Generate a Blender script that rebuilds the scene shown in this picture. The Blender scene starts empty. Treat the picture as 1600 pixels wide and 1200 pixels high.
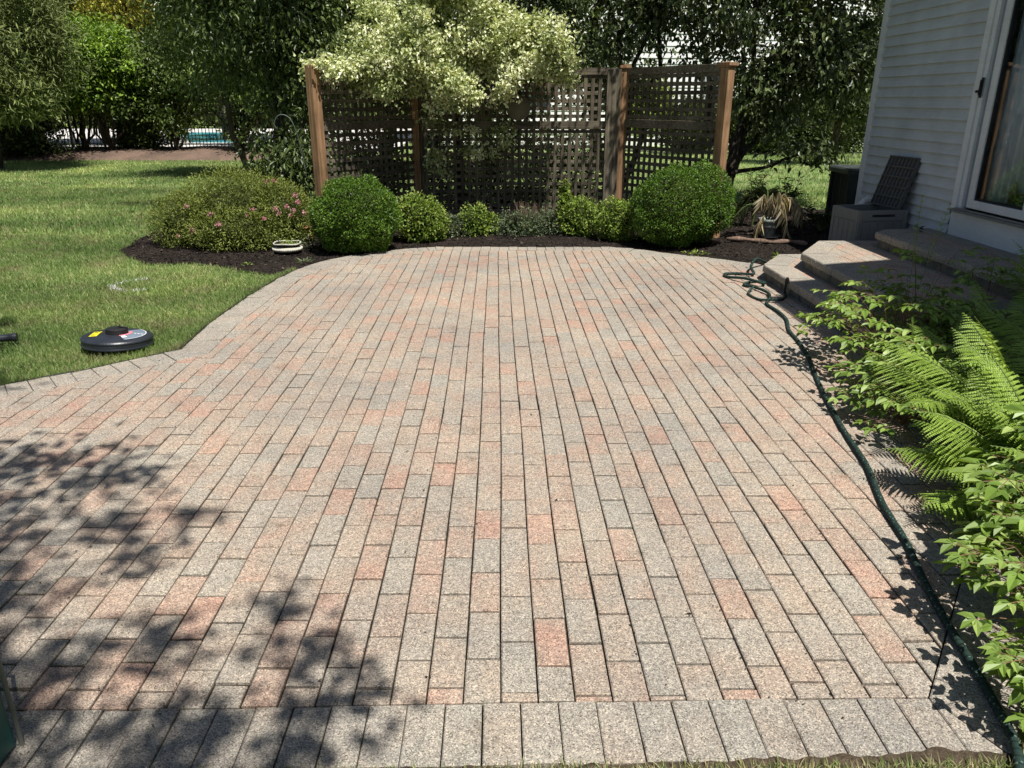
import bpy, math, random
import numpy as np
from mathutils import Vector, Matrix, noise as mnoise
R = math.radians
PI = math.pi
scene = bpy.context.scene
# ------------------------------------------------------------------ camera
cam = bpy.data.cameras.new('camera'); cam_o = bpy.data.objects.new('camera', cam)
scene.collection.objects.link(cam_o); scene.camera = cam_o
cam.sensor_fit = 'HORIZONTAL'; cam.sensor_width = 36.0; cam.lens = 36.0*1200/1600
cam.clip_start = 0.05; cam.clip_end = 600
cam_o.location = (0, 0, 1.55)
cam_o.rotation_euler = (R(90-20.35), 0, R(-1.05))
# ------------------------------------------------------------------ light
SUN = Vector((0.27, -0.40, 1.0)).normalized()
elev = math.asin(SUN.z); azim = math.atan2(SUN.x, SUN.y)
w = bpy.data.worlds.new('World'); scene.world = w; w.use_nodes = True
nt = w.node_tree; nt.nodes.clear()
sky = nt.nodes.new('ShaderNodeTexSky'); sky.sky_type = 'NISHITA'; sky.sun_disc = False
sky.sun_elevation = elev; sky.sun_rotation = azim; sky.air_density = 1.0; sky.dust_density = 1.0; sky.ozone_density = 1.0
bg = nt.nodes.new('ShaderNodeBackground'); bg.inputs[1].default_value = 0.05
wo = nt.nodes.new('ShaderNodeOutputWorld')
nt.links.new(sky.outputs[0], bg.inputs[0]); nt.links.new(bg.outputs[0], wo.inputs[0])
sl = bpy.data.lights.new('sun', 'SUN'); sl.energy = 4.6; sl.angle = R(0.53); sl.color = (1.0, 0.962, 0.90)
so = bpy.data.objects.new('sun', sl); scene.collection.objects.link(so)
so.rotation_euler = SUN.to_track_quat('Z', 'Y').to_euler()
scene.view_settings.view_transform = 'Standard'; scene.view_settings.look = 'None'
scene.view_settings.exposure = 0.68; scene.view_settings.gamma = 1.0
scene.render.engine = 'CYCLES'
scene.cycles.max_bounces = 6; scene.cycles.transparent_max_bounces = 8
scene.cycles.diffuse_bounces = 3; scene.cycles.glossy_bounces = 3; scene.cycles.transmission_bounces = 4

col = scene.collection
# ------------------------------------------------------------------ bookkeeping
def tag(o, label=None, cat=None, group=None, kind=None):
    if label: o['label'] = label
    if cat: o['category'] = cat
    if group: o['group'] = group
    if kind: o['kind'] = kind
    return o
def empty(name, loc=(0, 0, 0), label=None, cat=None, group=None, rz=0):
    o = bpy.data.objects.new(name, None); col.objects.link(o)
    o.location = loc; o.rotation_euler = (0, 0, rz); o.empty_display_size = .1
    return tag(o, label, cat, group)

# ------------------------------------------------------------------ material helpers
def newmat(name):
    m = bpy.data.materials.new(name); m.use_nodes = True
    n = m.node_tree; n.nodes.clear()
    out = n.nodes.new('ShaderNodeOutputMaterial')
    return m, n, out
def N(n, t, **kw):
    x = n.nodes.new(t)
    for k, v in kw.items():
        if k == 'ins':
            for a, b in v.items(): x.inputs[a].default_value = b
        else: setattr(x, k, v)
    return x
def ramp(n, stops, inp=None, interp='LINEAR'):
    r = n.nodes.new('ShaderNodeValToRGB'); cr = r.color_ramp; cr.interpolation = interp
    while len(cr.elements) > 1: cr.elements.remove(cr.elements[-1])
    cr.elements[0].position = stops[0][0]; cr.elements[0].color = (*stops[0][1], 1)
    for p, c in stops[1:]:
        e = cr.elements.new(p); e.color = (*c, 1)
    if inp is not None: n.links.new(inp, r.inputs[0])
    return r
def noise_tex(n, scale, detail=4, rough=.55, vec=None, dist=0):
    t = N(n, 'ShaderNodeTexNoise', ins={'Scale': scale, 'Detail': detail, 'Roughness': rough, 'Distortion': dist})
    if vec is None:
        tc = N(n, 'ShaderNodeTexCoord'); vec = tc.outputs['Object']
    n.links.new(vec, t.inputs['Vector'])
    return t
def mix(n, a, b, f, mode='MIX'):
    m = N(n, 'ShaderNodeMix', data_type='RGBA', blend_type=mode)
    for i, v in ((0, f), (6, a), (7, b)):
        if isinstance(v, (int, float)): m.inputs[i].default_value = v
        elif isinstance(v, tuple): m.inputs[i].default_value = (*v, 1)
        else: n.links.new(v, m.inputs[i])
    return m.outputs[2]
def bump(n, h, strength=.3, dist=.01):
    b = N(n, 'ShaderNodeBump', ins={'Strength': strength, 'Distance': dist}); n.links.new(h, b.inputs['Height'])
    return b.outputs[0]
def finish(m, n, out, colr, rough=.6, spec=.3, metal=0, nrm=None, coat=0):
    b = N(n, 'ShaderNodeBsdfPrincipled')
    if isinstance(colr, tuple): b.inputs['Base Color'].default_value = (*colr, 1)
    else: n.links.new(colr, b.inputs['Base Color'])
    if isinstance(rough, (int, float)): b.inputs['Roughness'].default_value = rough
    else: n.links.new(rough, b.inputs['Roughness'])
    b.inputs['Specular IOR Level'].default_value = spec; b.inputs['Metallic'].default_value = metal
    b.inputs['Coat Weight'].default_value = coat
    if nrm is not None: n.links.new(nrm, b.inputs['Normal'])
    n.links.new(b.outputs[0], out.inputs[0])
    return m
def simple(name, c, rough=.6, spec=.3, metal=0, var=.25, scale=6, bs=.15, bscale=60, coat=0):
    m, n, out = newmat(name)
    t = noise_tex(n, scale, 5, .6)
    r = ramp(n, [(.3, tuple(v*(1-var) for v in c)), (.7, tuple(min(1, v*(1+var)) for v in c))], t.outputs[0])
    t2 = noise_tex(n, bscale, 3)
    return finish(m, n, out, r.outputs[0], rough, spec, metal, bump(n, t2.outputs[0], bs, .004), coat)
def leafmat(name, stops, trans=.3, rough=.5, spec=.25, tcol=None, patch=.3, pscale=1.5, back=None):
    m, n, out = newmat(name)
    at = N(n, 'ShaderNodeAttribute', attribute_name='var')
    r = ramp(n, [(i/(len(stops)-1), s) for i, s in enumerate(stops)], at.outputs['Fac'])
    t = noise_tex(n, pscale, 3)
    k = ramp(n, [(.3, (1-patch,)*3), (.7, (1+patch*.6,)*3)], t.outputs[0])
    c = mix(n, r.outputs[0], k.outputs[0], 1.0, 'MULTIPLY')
    b = N(n, 'ShaderNodeBsdfPrincipled', ins={'Roughness': rough, 'Specular IOR Level': spec})
    n.links.new(c, b.inputs['Base Color'])
    tr = N(n, 'ShaderNodeBsdfTranslucent')
    tc = mix(n, c, tcol or (1.0, 1.0, .35), 1.0, 'MULTIPLY')
    n.links.new(tc, tr.inputs[0])
    ms = N(n, 'ShaderNodeMixShader', ins={0: trans})
    n.links.new(b.outputs[0], ms.inputs[1]); n.links.new(tr.outputs[0], ms.inputs[2]); n.links.new(ms.outputs[0], out.inputs[0])
    return m

# ------------------------------------------------------------------ mesh helpers
def obj(name, me, mat, parent=None):
    o = bpy.data.objects.new(name, me); col.objects.link(o)
    if mat is not None and not me.materials: me.materials.append(mat)
    if parent is not None: o.parent = parent
    return o
class MB:
    def __init__(s): s.v = []; s.f = []; s.a = []
    def add(s, vs, fs, a=.5):
        b = len(s.v); s.v += [tuple(v) for v in vs]; s.f += [tuple(b+i for i in f) for f in fs]
        s.a += [a]*len(fs); return s
    def box(s, lo, hi, M=None, a=.5):
        x0, y0, z0 = lo; x1, y1, z1 = hi
        vs = [(x0,y0,z0),(x1,y0,z0),(x1,y1,z0),(x0,y1,z0),(x0,y0,z1),(x1,y0,z1),(x1,y1,z1),(x0,y1,z1)]
        if M is not None: vs = [M @ Vector(v) for v in vs]
        return s.add(vs, [(3,2,1,0),(4,5,6,7),(0,1,5,4),(1,2,6,5),(2,3,7,6),(3,0,4,7)], a)
    def prism(s, poly, z0, z1, a=.5, bev=0):
        n = len(poly)
        area = sum(poly[i][0]*poly[(i+1)%n][1]-poly[(i+1)%n][0]*poly[i][1] for i in range(n))
        if area < 0: poly = poly[::-1]
        if bev:
            ins = offset_poly(poly, bev)
            vs = [(x,y,z0) for x,y in poly]+[(x,y,z1-bev) for x,y in poly]+[(x,y,z1) for x,y in ins]
            fs = [tuple(range(n-1,-1,-1)), tuple(range(2*n,3*n))]
            for i in range(n):
                j = (i+1)%n; fs += [(i,j,n+j,n+i),(n+i,n+j,2*n+j,2*n+i)]
        else:
            vs = [(x,y,z0) for x,y in poly]+[(x,y,z1) for x,y in poly]
            fs = [tuple(range(n-1,-1,-1)), tuple(range(n,2*n))]+[(i,(i+1)%n,n+(i+1)%n,n+i) for i in range(n)]
        return s.add(vs, fs, a)
    def tube(s, pts, rad, n=8, caps=True, a=.5, af=None):
        pts = [Vector(p) for p in pts]; m = len(pts)
        if isinstance(rad, (int, float)): rad = [rad]*m
        T = [(pts[min(i+1,m-1)]-pts[max(i-1,0)]).normalized() for i in range(m)]
        up = Vector((0,0,1)) if abs(T[0].z) < .9 else Vector((1,0,0))
        U = (up - T[0]*up.dot(T[0])).normalized(); vs = []; fs = []; b = len(s.v)
        for i in range(m):
            U = (U - T[i]*U.dot(T[i]))
            if U.length < 1e-5: U = T[i].orthogonal()
            U.normalize(); W = T[i].cross(U)
            for k in range(n):
                t = 2*PI*k/n; vs.append(tuple(pts[i]+(U*math.cos(t)+W*math.sin(t))*rad[i]))
        al = []
        for i in range(m-1):
            for k in range(n):
                fs.append((i*n+k, i*n+(k+1)%n, (i+1)*n+(k+1)%n, (i+1)*n+k)); al.append(af(i,k) if af else a)
        if caps:
            fs += [tuple(range(n-1,-1,-1)), tuple(range((m-1)*n, m*n))]; al += [a, a]
        s.v += vs; s.f += [tuple(b+i for i in f) for f in fs]; s.a += al
        return s
    def lathe(s, prof, c=(0,0,0), n=32, M=None, a=.5):
        vs = []; fs = []; m = len(prof)
        for r, z in prof:
            for k in range(n):
                t = 2*PI*k/n; v = Vector((r*math.cos(t), r*math.sin(t), z))
                if M is not None: v = M @ v
                vs.append((v.x+c[0], v.y+c[1], v.z+c[2]))
        for i in range(m-1):
            for k in range(n): fs.append((i*n+k, i*n+(k+1)%n, (i+1)*n+(k+1)%n, (i+1)*n+k))
        return s.add(vs, fs, a)
    def build(s, name, mat, parent=None, smooth=False, bevel=0, seg=2):
        me = bpy.data.meshes.new(name); me.from_pydata(s.v, [], s.f); me.update()
        at = me.attributes.new('var', 'FLOAT', 'FACE'); at.data.foreach_set('value', np.array(s.a, dtype=np.float32))
        if smooth: me.polygons.foreach_set('use_smooth', [True]*len(me.polygons))
        o = obj(name, me, mat, parent)
        if bevel:
            md = o.modifiers.new('bevel', 'BEVEL'); md.width = bevel; md.segments = seg; md.limit_method = 'ANGLE'; md.angle_limit = R(40)
        return o
def offset_poly(poly, d):
    """inset a counter-clockwise polygon by d"""
    n = len(poly); out = []
    for i in range(n):
        p0 = Vector(poly[i-1][:2]); p1 = Vector(poly[i][:2]); p2 = Vector(poly[(i+1)%n][:2])
        e1 = (p1-p0); e2 = (p2-p1)
        if e1.length < 1e-7: e1 = e2.copy()
        if e2.length < 1e-7: e2 = e1.copy()
        if e1.length < 1e-9: out.append(tuple(p1)); continue
        e1.normalize(); e2.normalize()
        n1 = Vector((-e1.y, e1.x)); n2 = Vector((-e2.y, e2.x)); b = n1+n2
        if b.length < 1e-4: b = n1.copy()
        b.normalize(); k = min(d/max(b.dot(n1), .35), d*2.2)
        out.append((p1.x+b.x*k, p1.y+b.y*k))
    return out
def clip_convex(subj, rect):
    out = list(subj); n = len(rect)
    for i in range(n):
        ax, ay = rect[i]; bx, by = rect[(i+1)%n]
        inp = out; out = []
        if not inp: return []
        def side(p): return (bx-ax)*(p[1]-ay)-(by-ay)*(p[0]-ax)
        for k in range(len(inp)):
            p = inp[k-1]; q = inp[k]; sp_ = side(p); sq = side(q)
            if sq >= 0:
                if sp_ < 0:
                    t = sp_/(sp_-sq); out.append((p[0]+(q[0]-p[0])*t, p[1]+(q[1]-p[1])*t))
                out.append(q)
            elif sp_ >= 0:
                t = sp_/(sp_-sq); out.append((p[0]+(q[0]-p[0])*t, p[1]+(q[1]-p[1])*t))
    return out
def in_poly(X, Y, poly):
    c = np.zeros(X.shape, bool); n = len(poly); j = n-1
    for i in range(n):
        xi, yi = poly[i]; xj, yj = poly[j]
        if yi != yj:
            c ^= ((yi > Y) != (yj > Y)) & (X < (xj-xi)*(Y-yi)/(yj-yi)+xi)
        j = i
    return c
def fast_mesh(name, V, faces, var, mat, parent=None, smooth=False):
    """faces: (n,k) int array ; var per face"""
    me = bpy.data.meshes.new(name); V = np.asarray(V, np.float32); faces = np.asarray(faces, np.int32)
    n, k = faces.shape
    me.vertices.add(len(V)); me.vertices.foreach_set('co', V.ravel())
    me.loops.add(n*k); me.loops.foreach_set('vertex_index', faces.ravel())
    me.polygons.add(n); me.polygons.foreach_set('loop_start', np.arange(0, n*k, k, dtype=np.int32))
    me.polygons.foreach_set('loop_total', np.full(n, k, np.int32))
    me.update(calc_edges=True)
    at = me.attributes.new('var', 'FLOAT', 'FACE'); at.data.foreach_set('value', np.asarray(var, np.float32))
    me.polygons.foreach_set('use_smooth', [smooth]*n)
    return obj(name, me, mat, parent)
def nrmz(a): return a/np.maximum(np.linalg.norm(a, axis=1, keepdims=True), 1e-9)
class Leaves:
    def __init__(s): s.P = []; s.D = []; s.N = []; s.L = []; s.W = []; s.A = []
    def add(s, P, D, Nn, L, W, A):
        k = len(P)
        s.P.append(P); s.D.append(nrmz(D)); s.N.append(Nn)
        s.L.append(np.broadcast_to(L, (k,)).copy()); s.W.append(np.broadcast_to(W, (k,)).copy()); s.A.append(np.broadcast_to(A, (k,)).copy())
        return s
    def build(s, name, mat, parent=None, fold=.18, curl=.15, six=False):
        P = np.vstack(s.P); D = np.vstack(s.D); Nn = np.vstack(s.N)
        L = np.concatenate(s.L)[:, None]; W = np.concatenate(s.W)[:, None]; A = np.concatenate(s.A)
        Nn = nrmz(Nn-D*np.sum(Nn*D, axis=1, keepdims=True)); S = np.cross(D, Nn); k = len(P)
        if six:
            vs = [P, P+D*L*.3-S*W*.48+Nn*W*fold, P+D*L*.68-S*W*.34+Nn*(W*fold-L*curl*.3), P+D*L-Nn*L*curl,
                  P+D*L*.68+S*W*.34+Nn*(W*fold-L*curl*.3), P+D*L*.3+S*W*.48+Nn*W*fold]
            V = np.stack(vs, 1).reshape(-1, 3); b = (np.arange(k)*6)[:, None]
            F = np.stack([b+np.array([0,3,2,1]), b+np.array([0,5,4,3])], 1).reshape(-1, 4)
        else:
            vs = [P, P+D*L*.42-S*W*.5+Nn*W*fold, P+D*L-Nn*L*curl, P+D*L*.42+S*W*.5+Nn*W*fold]
            V = np.stack(vs, 1).reshape(-1, 3); b = (np.arange(k)*4)[:, None]
            F = np.stack([b+np.array([0,2,1]), b+np.array([0,3,2])], 1).reshape(-1, 3)
        return fast_mesh(name, V, F, np.repeat(A, 2), mat, parent)
def clumps(rng, c, r, n, shell=.45, bumps=.3, zmin=None, seed=0):
    """clump centres inside a lumpy ellipsoid"""
    d = nrmz(rng.normal(size=(n, 3))); t = (shell**3+(1-shell**3)*rng.random(n))**(1/3)
    k = np.array([1+bumps*2*mnoise.noise(Vector(x)*1.7+Vector((seed, seed*.7, 0))) for x in d])
    P = np.array(c)+d*np.array(r)*(t*k)[:, None]
    if zmin is not None:
        m = P[:, 2] > zmin; P = P[m]; d = d[m]; t = t[m]
    return P, d
def fill(lv, rng, C, O, per, cr, L, W, droop=.3, upb=.8, flat=.7, spread=1.0, Lv=.3, var=None):
    n = len(C)*per
    base = np.repeat(C, per, 0); out = np.repeat(O, per, 0)
    crs = np.repeat(cr*rng.uniform(.6, 1.3, len(C)), per)[:, None]
    P = base+rng.normal(size=(n, 3))*crs*np.array([1, 1, flat])*.6
    D = out*.5+rng.normal(size=(n, 3))*spread*.7+np.array([0, 0, -droop])
    Nn = np.array([0, 0, upb])+out*.4+rng.normal(size=(n, 3))*.5
    l = L*rng.uniform(1-Lv, 1+Lv, n)
    if var is None: var = np.clip(np.repeat(rng.uniform(.2, .8, len(C)), per)+rng.normal(size=n)*.17, 0, 1)
    lv.add(P, D, Nn, l, W/L*l, var)
    return lv
def branch_pts(a, b, rng, sag=.12, n=7):
    a = np.array(a, float); b = np.array(b, float); L = np.linalg.norm(b-a); o = rng.normal(size=3)*L*.07
    P = []
    for i in range(n):
        t = i/(n-1); p = a+(b-a)*t+o*math.sin(PI*t)+np.array([0, 0, L*sag*math.sin(PI*t)])
        P.append(tuple(p+rng.normal(size=3)*L*.012*(0 < i < n-1)))
    return P
def limb(mb, a, b, r0, r1, rng, sag=.12, n=7, sides=7):
    P = branch_pts(a, b, rng, sag, n); mb.tube(P, [r0+(r1-r0)*i/(n-1) for i in range(n)], sides); return P

# ------------------------------------------------------------------ materials
def mat_paver():
    m, n, out = newmat('paver_concrete')
    tc = N(n, 'ShaderNodeTexCoord'); v = tc.outputs['Object']
    at = N(n, 'ShaderNodeAttribute', attribute_name='var')
    t = noise_tex(n, 6, 3, .55, v); t.inputs['Distortion'].default_value = .4
    ad = N(n, 'ShaderNodeMath', operation='MULTIPLY_ADD'); n.links.new(t.outputs[0], ad.inputs[0]); ad.inputs[1].default_value = .95; ad.inputs[2].default_value = -.475
    ad2 = N(n, 'ShaderNodeMath', operation='ADD'); n.links.new(at.outputs['Fac'], ad2.inputs[0]); n.links.new(ad.outputs[0], ad2.inputs[1])
    r = ramp(n, [(0, (.275,.260,.232)), (.35, (.300,.270,.232)), (.55, (.315,.265,.22)), (.78, (.332,.25,.203)), (1, (.350,.232,.185))], ad2.outputs[0])
    # broad weathering
    t2 = noise_tex(n, 1.1, 4, .6, v)
    c = mix(n, r.outputs[0], ramp(n, [(.3, (.82,.82,.84)), (.7, (1.12,1.1,1.06))], t2.outputs[0]).outputs[0], 1.0, 'MULTIPLY')
    t5 = noise_tex(n, 5.5, 5, .7, v)
    c = mix(n, c, ramp(n, [(.27, (.4,.37,.33)), (.38, (.93,.92,.91)), (.6, (1.03,1.03,1.03))], t5.outputs[0]).outputs[0], .75, 'MULTIPLY')
    # aggregate speckle
    vo = N(n, 'ShaderNodeTexVoronoi', ins={'Scale': 330}); n.links.new(v, vo.inputs['Vector'])
    sep = N(n, 'ShaderNodeSeparateColor'); n.links.new(vo.outputs['Color'], sep.inputs[0])
    sp = ramp(n, [(0, (.34,.33,.31)), (.16, (.62,.6,.57)), (.24, (.92,.92,.92)), (.70, (1.02,1.02,1.0)), (.82, (1.42,1.38,1.3)), (1, (1.85,1.78,1.66))], sep.outputs[0])
    c = mix(n, c, sp.outputs[0], 1.0, 'MULTIPLY')
    t4 = noise_tex(n, 60, 4, .7, v)
    c = mix(n, c, ramp(n, [(.35, (.8,.8,.8)), (.65, (1.15,1.15,1.15))], t4.outputs[0]).outputs[0], 1.0, 'MULTIPLY')
    hb = N(n, 'ShaderNodeMath', operation='ADD'); n.links.new(sep.outputs[1], hb.inputs[0]); n.links.new(t4.outputs[0], hb.inputs[1])
    return finish(m, n, out, c, .9, .15, 0, bump(n, hb.outputs[0], .55, .0016))
M_PAV = mat_paver()
def mat_soil(name, c0, c1, c2):
    m, n, out = newmat(name)
    t = noise_tex(n, 45, 6, .75); t2 = noise_tex(n, 1.5, 4)
    c = ramp(n, [(.3, c0), (.55, c1), (.75, c2)], t.outputs[0]).outputs[0]
    c = mix(n, c, ramp(n, [(.3, (.7,.7,.7)), (.7, (1.3,1.25,1.2))], t2.outputs[0]).outputs[0], 1.0, 'MULTIPLY')
    return finish(m, n, out, c, .95, .1, 0, bump(n, t.outputs[0], .9, .02))
M_SAND = mat_soil('joint_sand', (.012,.011,.008), (.035,.030,.022), (.075,.065,.048))
M_MULCH = mat_soil('mulch_soil', (.010,.008,.007), (.024,.019,.016), (.06,.048,.04))
M_DIRT = mat_soil('dirt', (.05,.038,.026), (.11,.085,.06), (.19,.15,.11))
M_BERM = mat_soil('brown_mulch', (.07,.05,.04), (.16,.115,.09), (.26,.2,.16))
M_CHIP = leafmat('mulch_chips', [(.008,.006,.005), (.018,.014,.012), (.05,.037,.03), (.14,.11,.09)], 0, .9, .1, patch=.2)
def mat_lawn(name, blades):
    m, n, out = newmat(name)
    tc = N(n, 'ShaderNodeTexCoord'); v = tc.outputs['Object']
    at = N(n, 'ShaderNodeAttribute', attribute_name='var')
    t1 = noise_tex(n, .55, 4, .6, v); t2 = noise_tex(n, 2.6, 5, .65, v)
    mp = N(n, 'ShaderNodeMapping'); mp.inputs['Rotation'].default_value = (0, 0, R(-14)); mp.inputs['Scale'].default_value = (.12, .75, 1)
    n.links.new(v, mp.inputs[0]); t3 = noise_tex(n, 1.0, 2, .5, mp.outputs[0])
    g = ramp(n, [(0, (.078,.125,.028)), (.45, (.172,.26,.074)), (.8, (.29,.37,.145)), (1, (.5,.47,.27))], at.outputs['Fac'] if blades else t2.outputs[0]).outputs[0]
    g = mix(n, g, ramp(n, [(.3, (.62,.72,.6)), (.5, (1,1,1)), (.72, (1.55,1.4,1.35))], t1.outputs[0]).outputs[0], 1.0, 'MULTIPLY')
    g = mix(n, g, ramp(n, [(.35, (.75,.82,.78)), (.62, (1.45,1.35,1.5))], t3.outputs[0]).outputs[0], 1.0, 'MULTIPLY')
    g = mix(n, g, (.3,.25,.15), ramp(n, [(.5, (0,0,0)), (.68, (.6,.6,.6))], t2.outputs[0]).outputs[0])
    b = N(n, 'ShaderNodeBsdfPrincipled', ins={'Roughness': .6, 'Specular IOR Level': .2}); n.links.new(g, b.inputs[0])
    if blades:
        tr = N(n, 'ShaderNodeBsdfTranslucent'); n.links.new(mix(n, g, (1,1,.5), 1.0, 'MULTIPLY'), tr.inputs[0])
        ms = N(n, 'ShaderNodeMixShader', ins={0: .3}); n.links.new(b.outputs[0], ms.inputs[1]); n.links.new(tr.outputs[0], ms.inputs[2]); n.links.new(ms.outputs[0], out.inputs[0])
    else:
        n.links.new(bump(n, noise_tex(n, 90, 4, .7, v).outputs[0], 1, .03), b.inputs['Normal']); n.links.new(b.outputs[0], out.inputs[0])
    return m
M_LAWN = mat_lawn('lawn_soil', False); M_GRASS = mat_lawn('grass_blades', True)
def mat_wood(name, c0, c1, c2, axis=2):
    m, n, out = newmat(name)
    tc = N(n, 'ShaderNodeTexCoord'); mp = N(n, 'ShaderNodeMapping')
    sc = [40, 40, 40]; sc[axis] = 2.2; mp.inputs['Scale'].default_value = sc
    n.links.new(tc.outputs['Object'], mp.inputs[0]); t = noise_tex(n, 1, 6, .65, mp.outputs[0])
    at = N(n, 'ShaderNodeAttribute', attribute_name='var')
    c = ramp(n, [(.3, c0), (.52, c1), (.72, c2)], t.outputs[0]).outputs[0]
    c = mix(n, c, ramp(n, [(0, (.7,.7,.7)), (1, (1.3,1.3,1.3))], at.outputs['Fac']).outputs[0], 1.0, 'MULTIPLY')
    t2 = noise_tex(n, 3, 4, .6)
    c = mix(n, c, ramp(n, [(.3, (.6,.62,.6)), (.6, (1.1,1.1,1.1))], t2.outputs[0]).outputs[0], 1.0, 'MULTIPLY')
    return finish(m, n, out, c, .85, .15, 0, bump(n, t.outputs[0], .5, .004))
M_CEDAR = mat_wood('cedar_post', (.13,.072,.036), (.25,.148,.08), (.36,.23,.13))
M_GREYV = mat_wood('grey_wood_vertical', (.05,.042,.03), (.115,.097,.07), (.19,.165,.125))
M_GREYH = mat_wood('grey_wood_horizontal', (.05,.042,.03), (.115,.097,.07), (.19,.165,.125), 0)
M_BARK = mat_wood('bark', (.02,.016,.012), (.05,.04,.03), (.10,.085,.07))
M_TWIG = mat_wood('dry_twigs', (.1,.07,.05), (.18,.12,.09), (.26,.19,.14))
def mat_siding(name, c, dirt=.25):
    m, n, out = newmat(name)
    mp = N(n, 'ShaderNodeMapping'); tc = N(n, 'ShaderNodeTexCoord'); n.links.new(tc.outputs['Object'], mp.inputs[0]); mp.inputs['Scale'].default_value = (1, 2, 25)
    t = noise_tex(n, 3, 5, .6, mp.outputs[0]); t2 = noise_tex(n, 2.2, 5, .65)
    r = mix(n, c, tuple(v*(1-dirt) for v in c), ramp(n, [(.4, (0,0,0)), (.75, (1,1,1))], t2.outputs[0]).outputs[0])
    r = mix(n, r, ramp(n, [(.3, (.93,.93,.93)), (.7, (1.04,1.04,1.04))], t.outputs[0]).outputs[0], 1.0, 'MULTIPLY')
    return finish(m, n, out, r, .55, .3, 0, bump(n, t.outputs[0], .12, .002))
M_SIDE = mat_siding('grey_vinyl_siding', (.47,.5,.54)); M_TRIM = mat_siding('white_trim', (.6,.62,.66), .15)
M_NSIDE = mat_siding('white_vinyl_siding', (.8,.8,.78), .08)
M_ROOF = simple('roof_shingles', (.07,.065,.06), .9, .1, var=.4, scale=12)
M_STEP = None
M_BOXP = simple('grey_plastic', (.19,.19,.185), .5, .35, var=.12, scale=4, bs=.2, bscale=160)
M_LIDP = simple('dark_grey_plastic', (.085,.085,.085), .5, .35, var=.12, scale=4, bs=.2, bscale=160)
M_BLACK = simple('black_plastic', (.022,.025,.032), .38, .45, var=.25, scale=9, bs=.1, bscale=90)
M_BLACK2 = simple('matte_black', (.015,.015,.016), .6, .3, var=.3)
M_ACM = simple('dark_green_metal', (.035,.042,.04), .45, .4, var=.2)
M_ALU = simple('bronze_aluminium', (.2,.2,.21), .45, .4, .3, var=.15)
M_PVC = simple('white_pvc', (.6,.6,.58), .4, .4, var=.1)
M_TERRA = simple('terracotta', (.3,.09,.045), .7, .25, var=.2, scale=12)
M_STONEW = simple('cream_cast_stone', (.42,.41,.34), .8, .2, var=.25, scale=30, bs=.6, bscale=50)
M_YEL = simple('yellow_label', (.75,.66,.03), .4, .4, var=.06)
M_GREY = simple('grey_decal', (.16,.2,.25), .4, .4, var=.1)
M_RED = simple('pink_decal', (.75,.22,.25), .4, .4, var=.1)
M_WHT = simple('white_ink', (.8,.8,.8), .5, .3, var=.05)
M_INK = simple('dark_ink', (.12,.10,.01), .5, .3, var=.05)
M_TEAL = simple('teal_plastic', (.012,.11,.10), .4, .4, var=.3, scale=3)
M_RIM = simple('grey_rubber', (.17,.17,.15), .6, .3, var=.1)
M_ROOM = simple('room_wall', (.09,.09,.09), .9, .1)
M_CURT = simple('curtain_cloth', (.75,.78,.82), .9, .1, var=.1)
M_STRAW = leafmat('dead_frond', [(.16,.12,.07), (.4,.33,.2), (.68,.6,.42)], .25, .7, .15)
M_WATER = None
def mat_glass():
    m, n, out = newmat('door_glass')
    b = N(n, 'ShaderNodeBsdfTransparent', ins={0: (.85,.88,.9,1)}); g = N(n, 'ShaderNodeBsdfGlossy', ins={1: .015}); g.inputs[0].default_value = (.9,.95,1,1)
    f = N(n, 'ShaderNodeFresnel', ins={0: 1.6}); a = N(n, 'ShaderNodeMath', operation='MULTIPLY_ADD'); a.inputs[1].default_value = .28; a.inputs[2].default_value = .015
    n.links.new(f.outputs[0], a.inputs[0])
    n.links.new(bump(n, noise_tex(n, 2.5, 2).outputs[0], .02, .02), g.inputs['Normal'])
    ms = N(n, 'ShaderNodeMixShader'); n.links.new(a.outputs[0], ms.inputs[0]); n.links.new(b.outputs[0], ms.inputs[1]); n.links.new(g.outputs[0], ms.inputs[2]); n.links.new(ms.outputs[0], out.inputs[0])
    return m
M_GLASS = mat_glass()
def mat_water():
    m, n, out = newmat('pool_water')
    return finish(m, n, out, (.12,.62,.74), .1, .5, 0, bump(n, noise_tex(n, 4, 3).outputs[0], .15, .05))
M_POOL = mat_water(); M_DECK = simple('pale_concrete', (.52,.5,.47), .9, .1, var=.2, scale=1.2)
def mat_hose():
    m, n, out = newmat('hose_fabric'); at = N(n, 'ShaderNodeAttribute', attribute_name='var')
    c = ramp(n, [(0, (.006,.013,.011)), (.6, (.016,.034,.027)), (.85, (.03,.065,.05)), (1, (.14,.2,.17))], at.outputs['Fac']).outputs[0]
    return finish(m, n, out, c, .75, .2, 0, bump(n, noise_tex(n, 350, 2).outputs[0], .4, .002))
M_HOSE = mat_hose()
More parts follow.
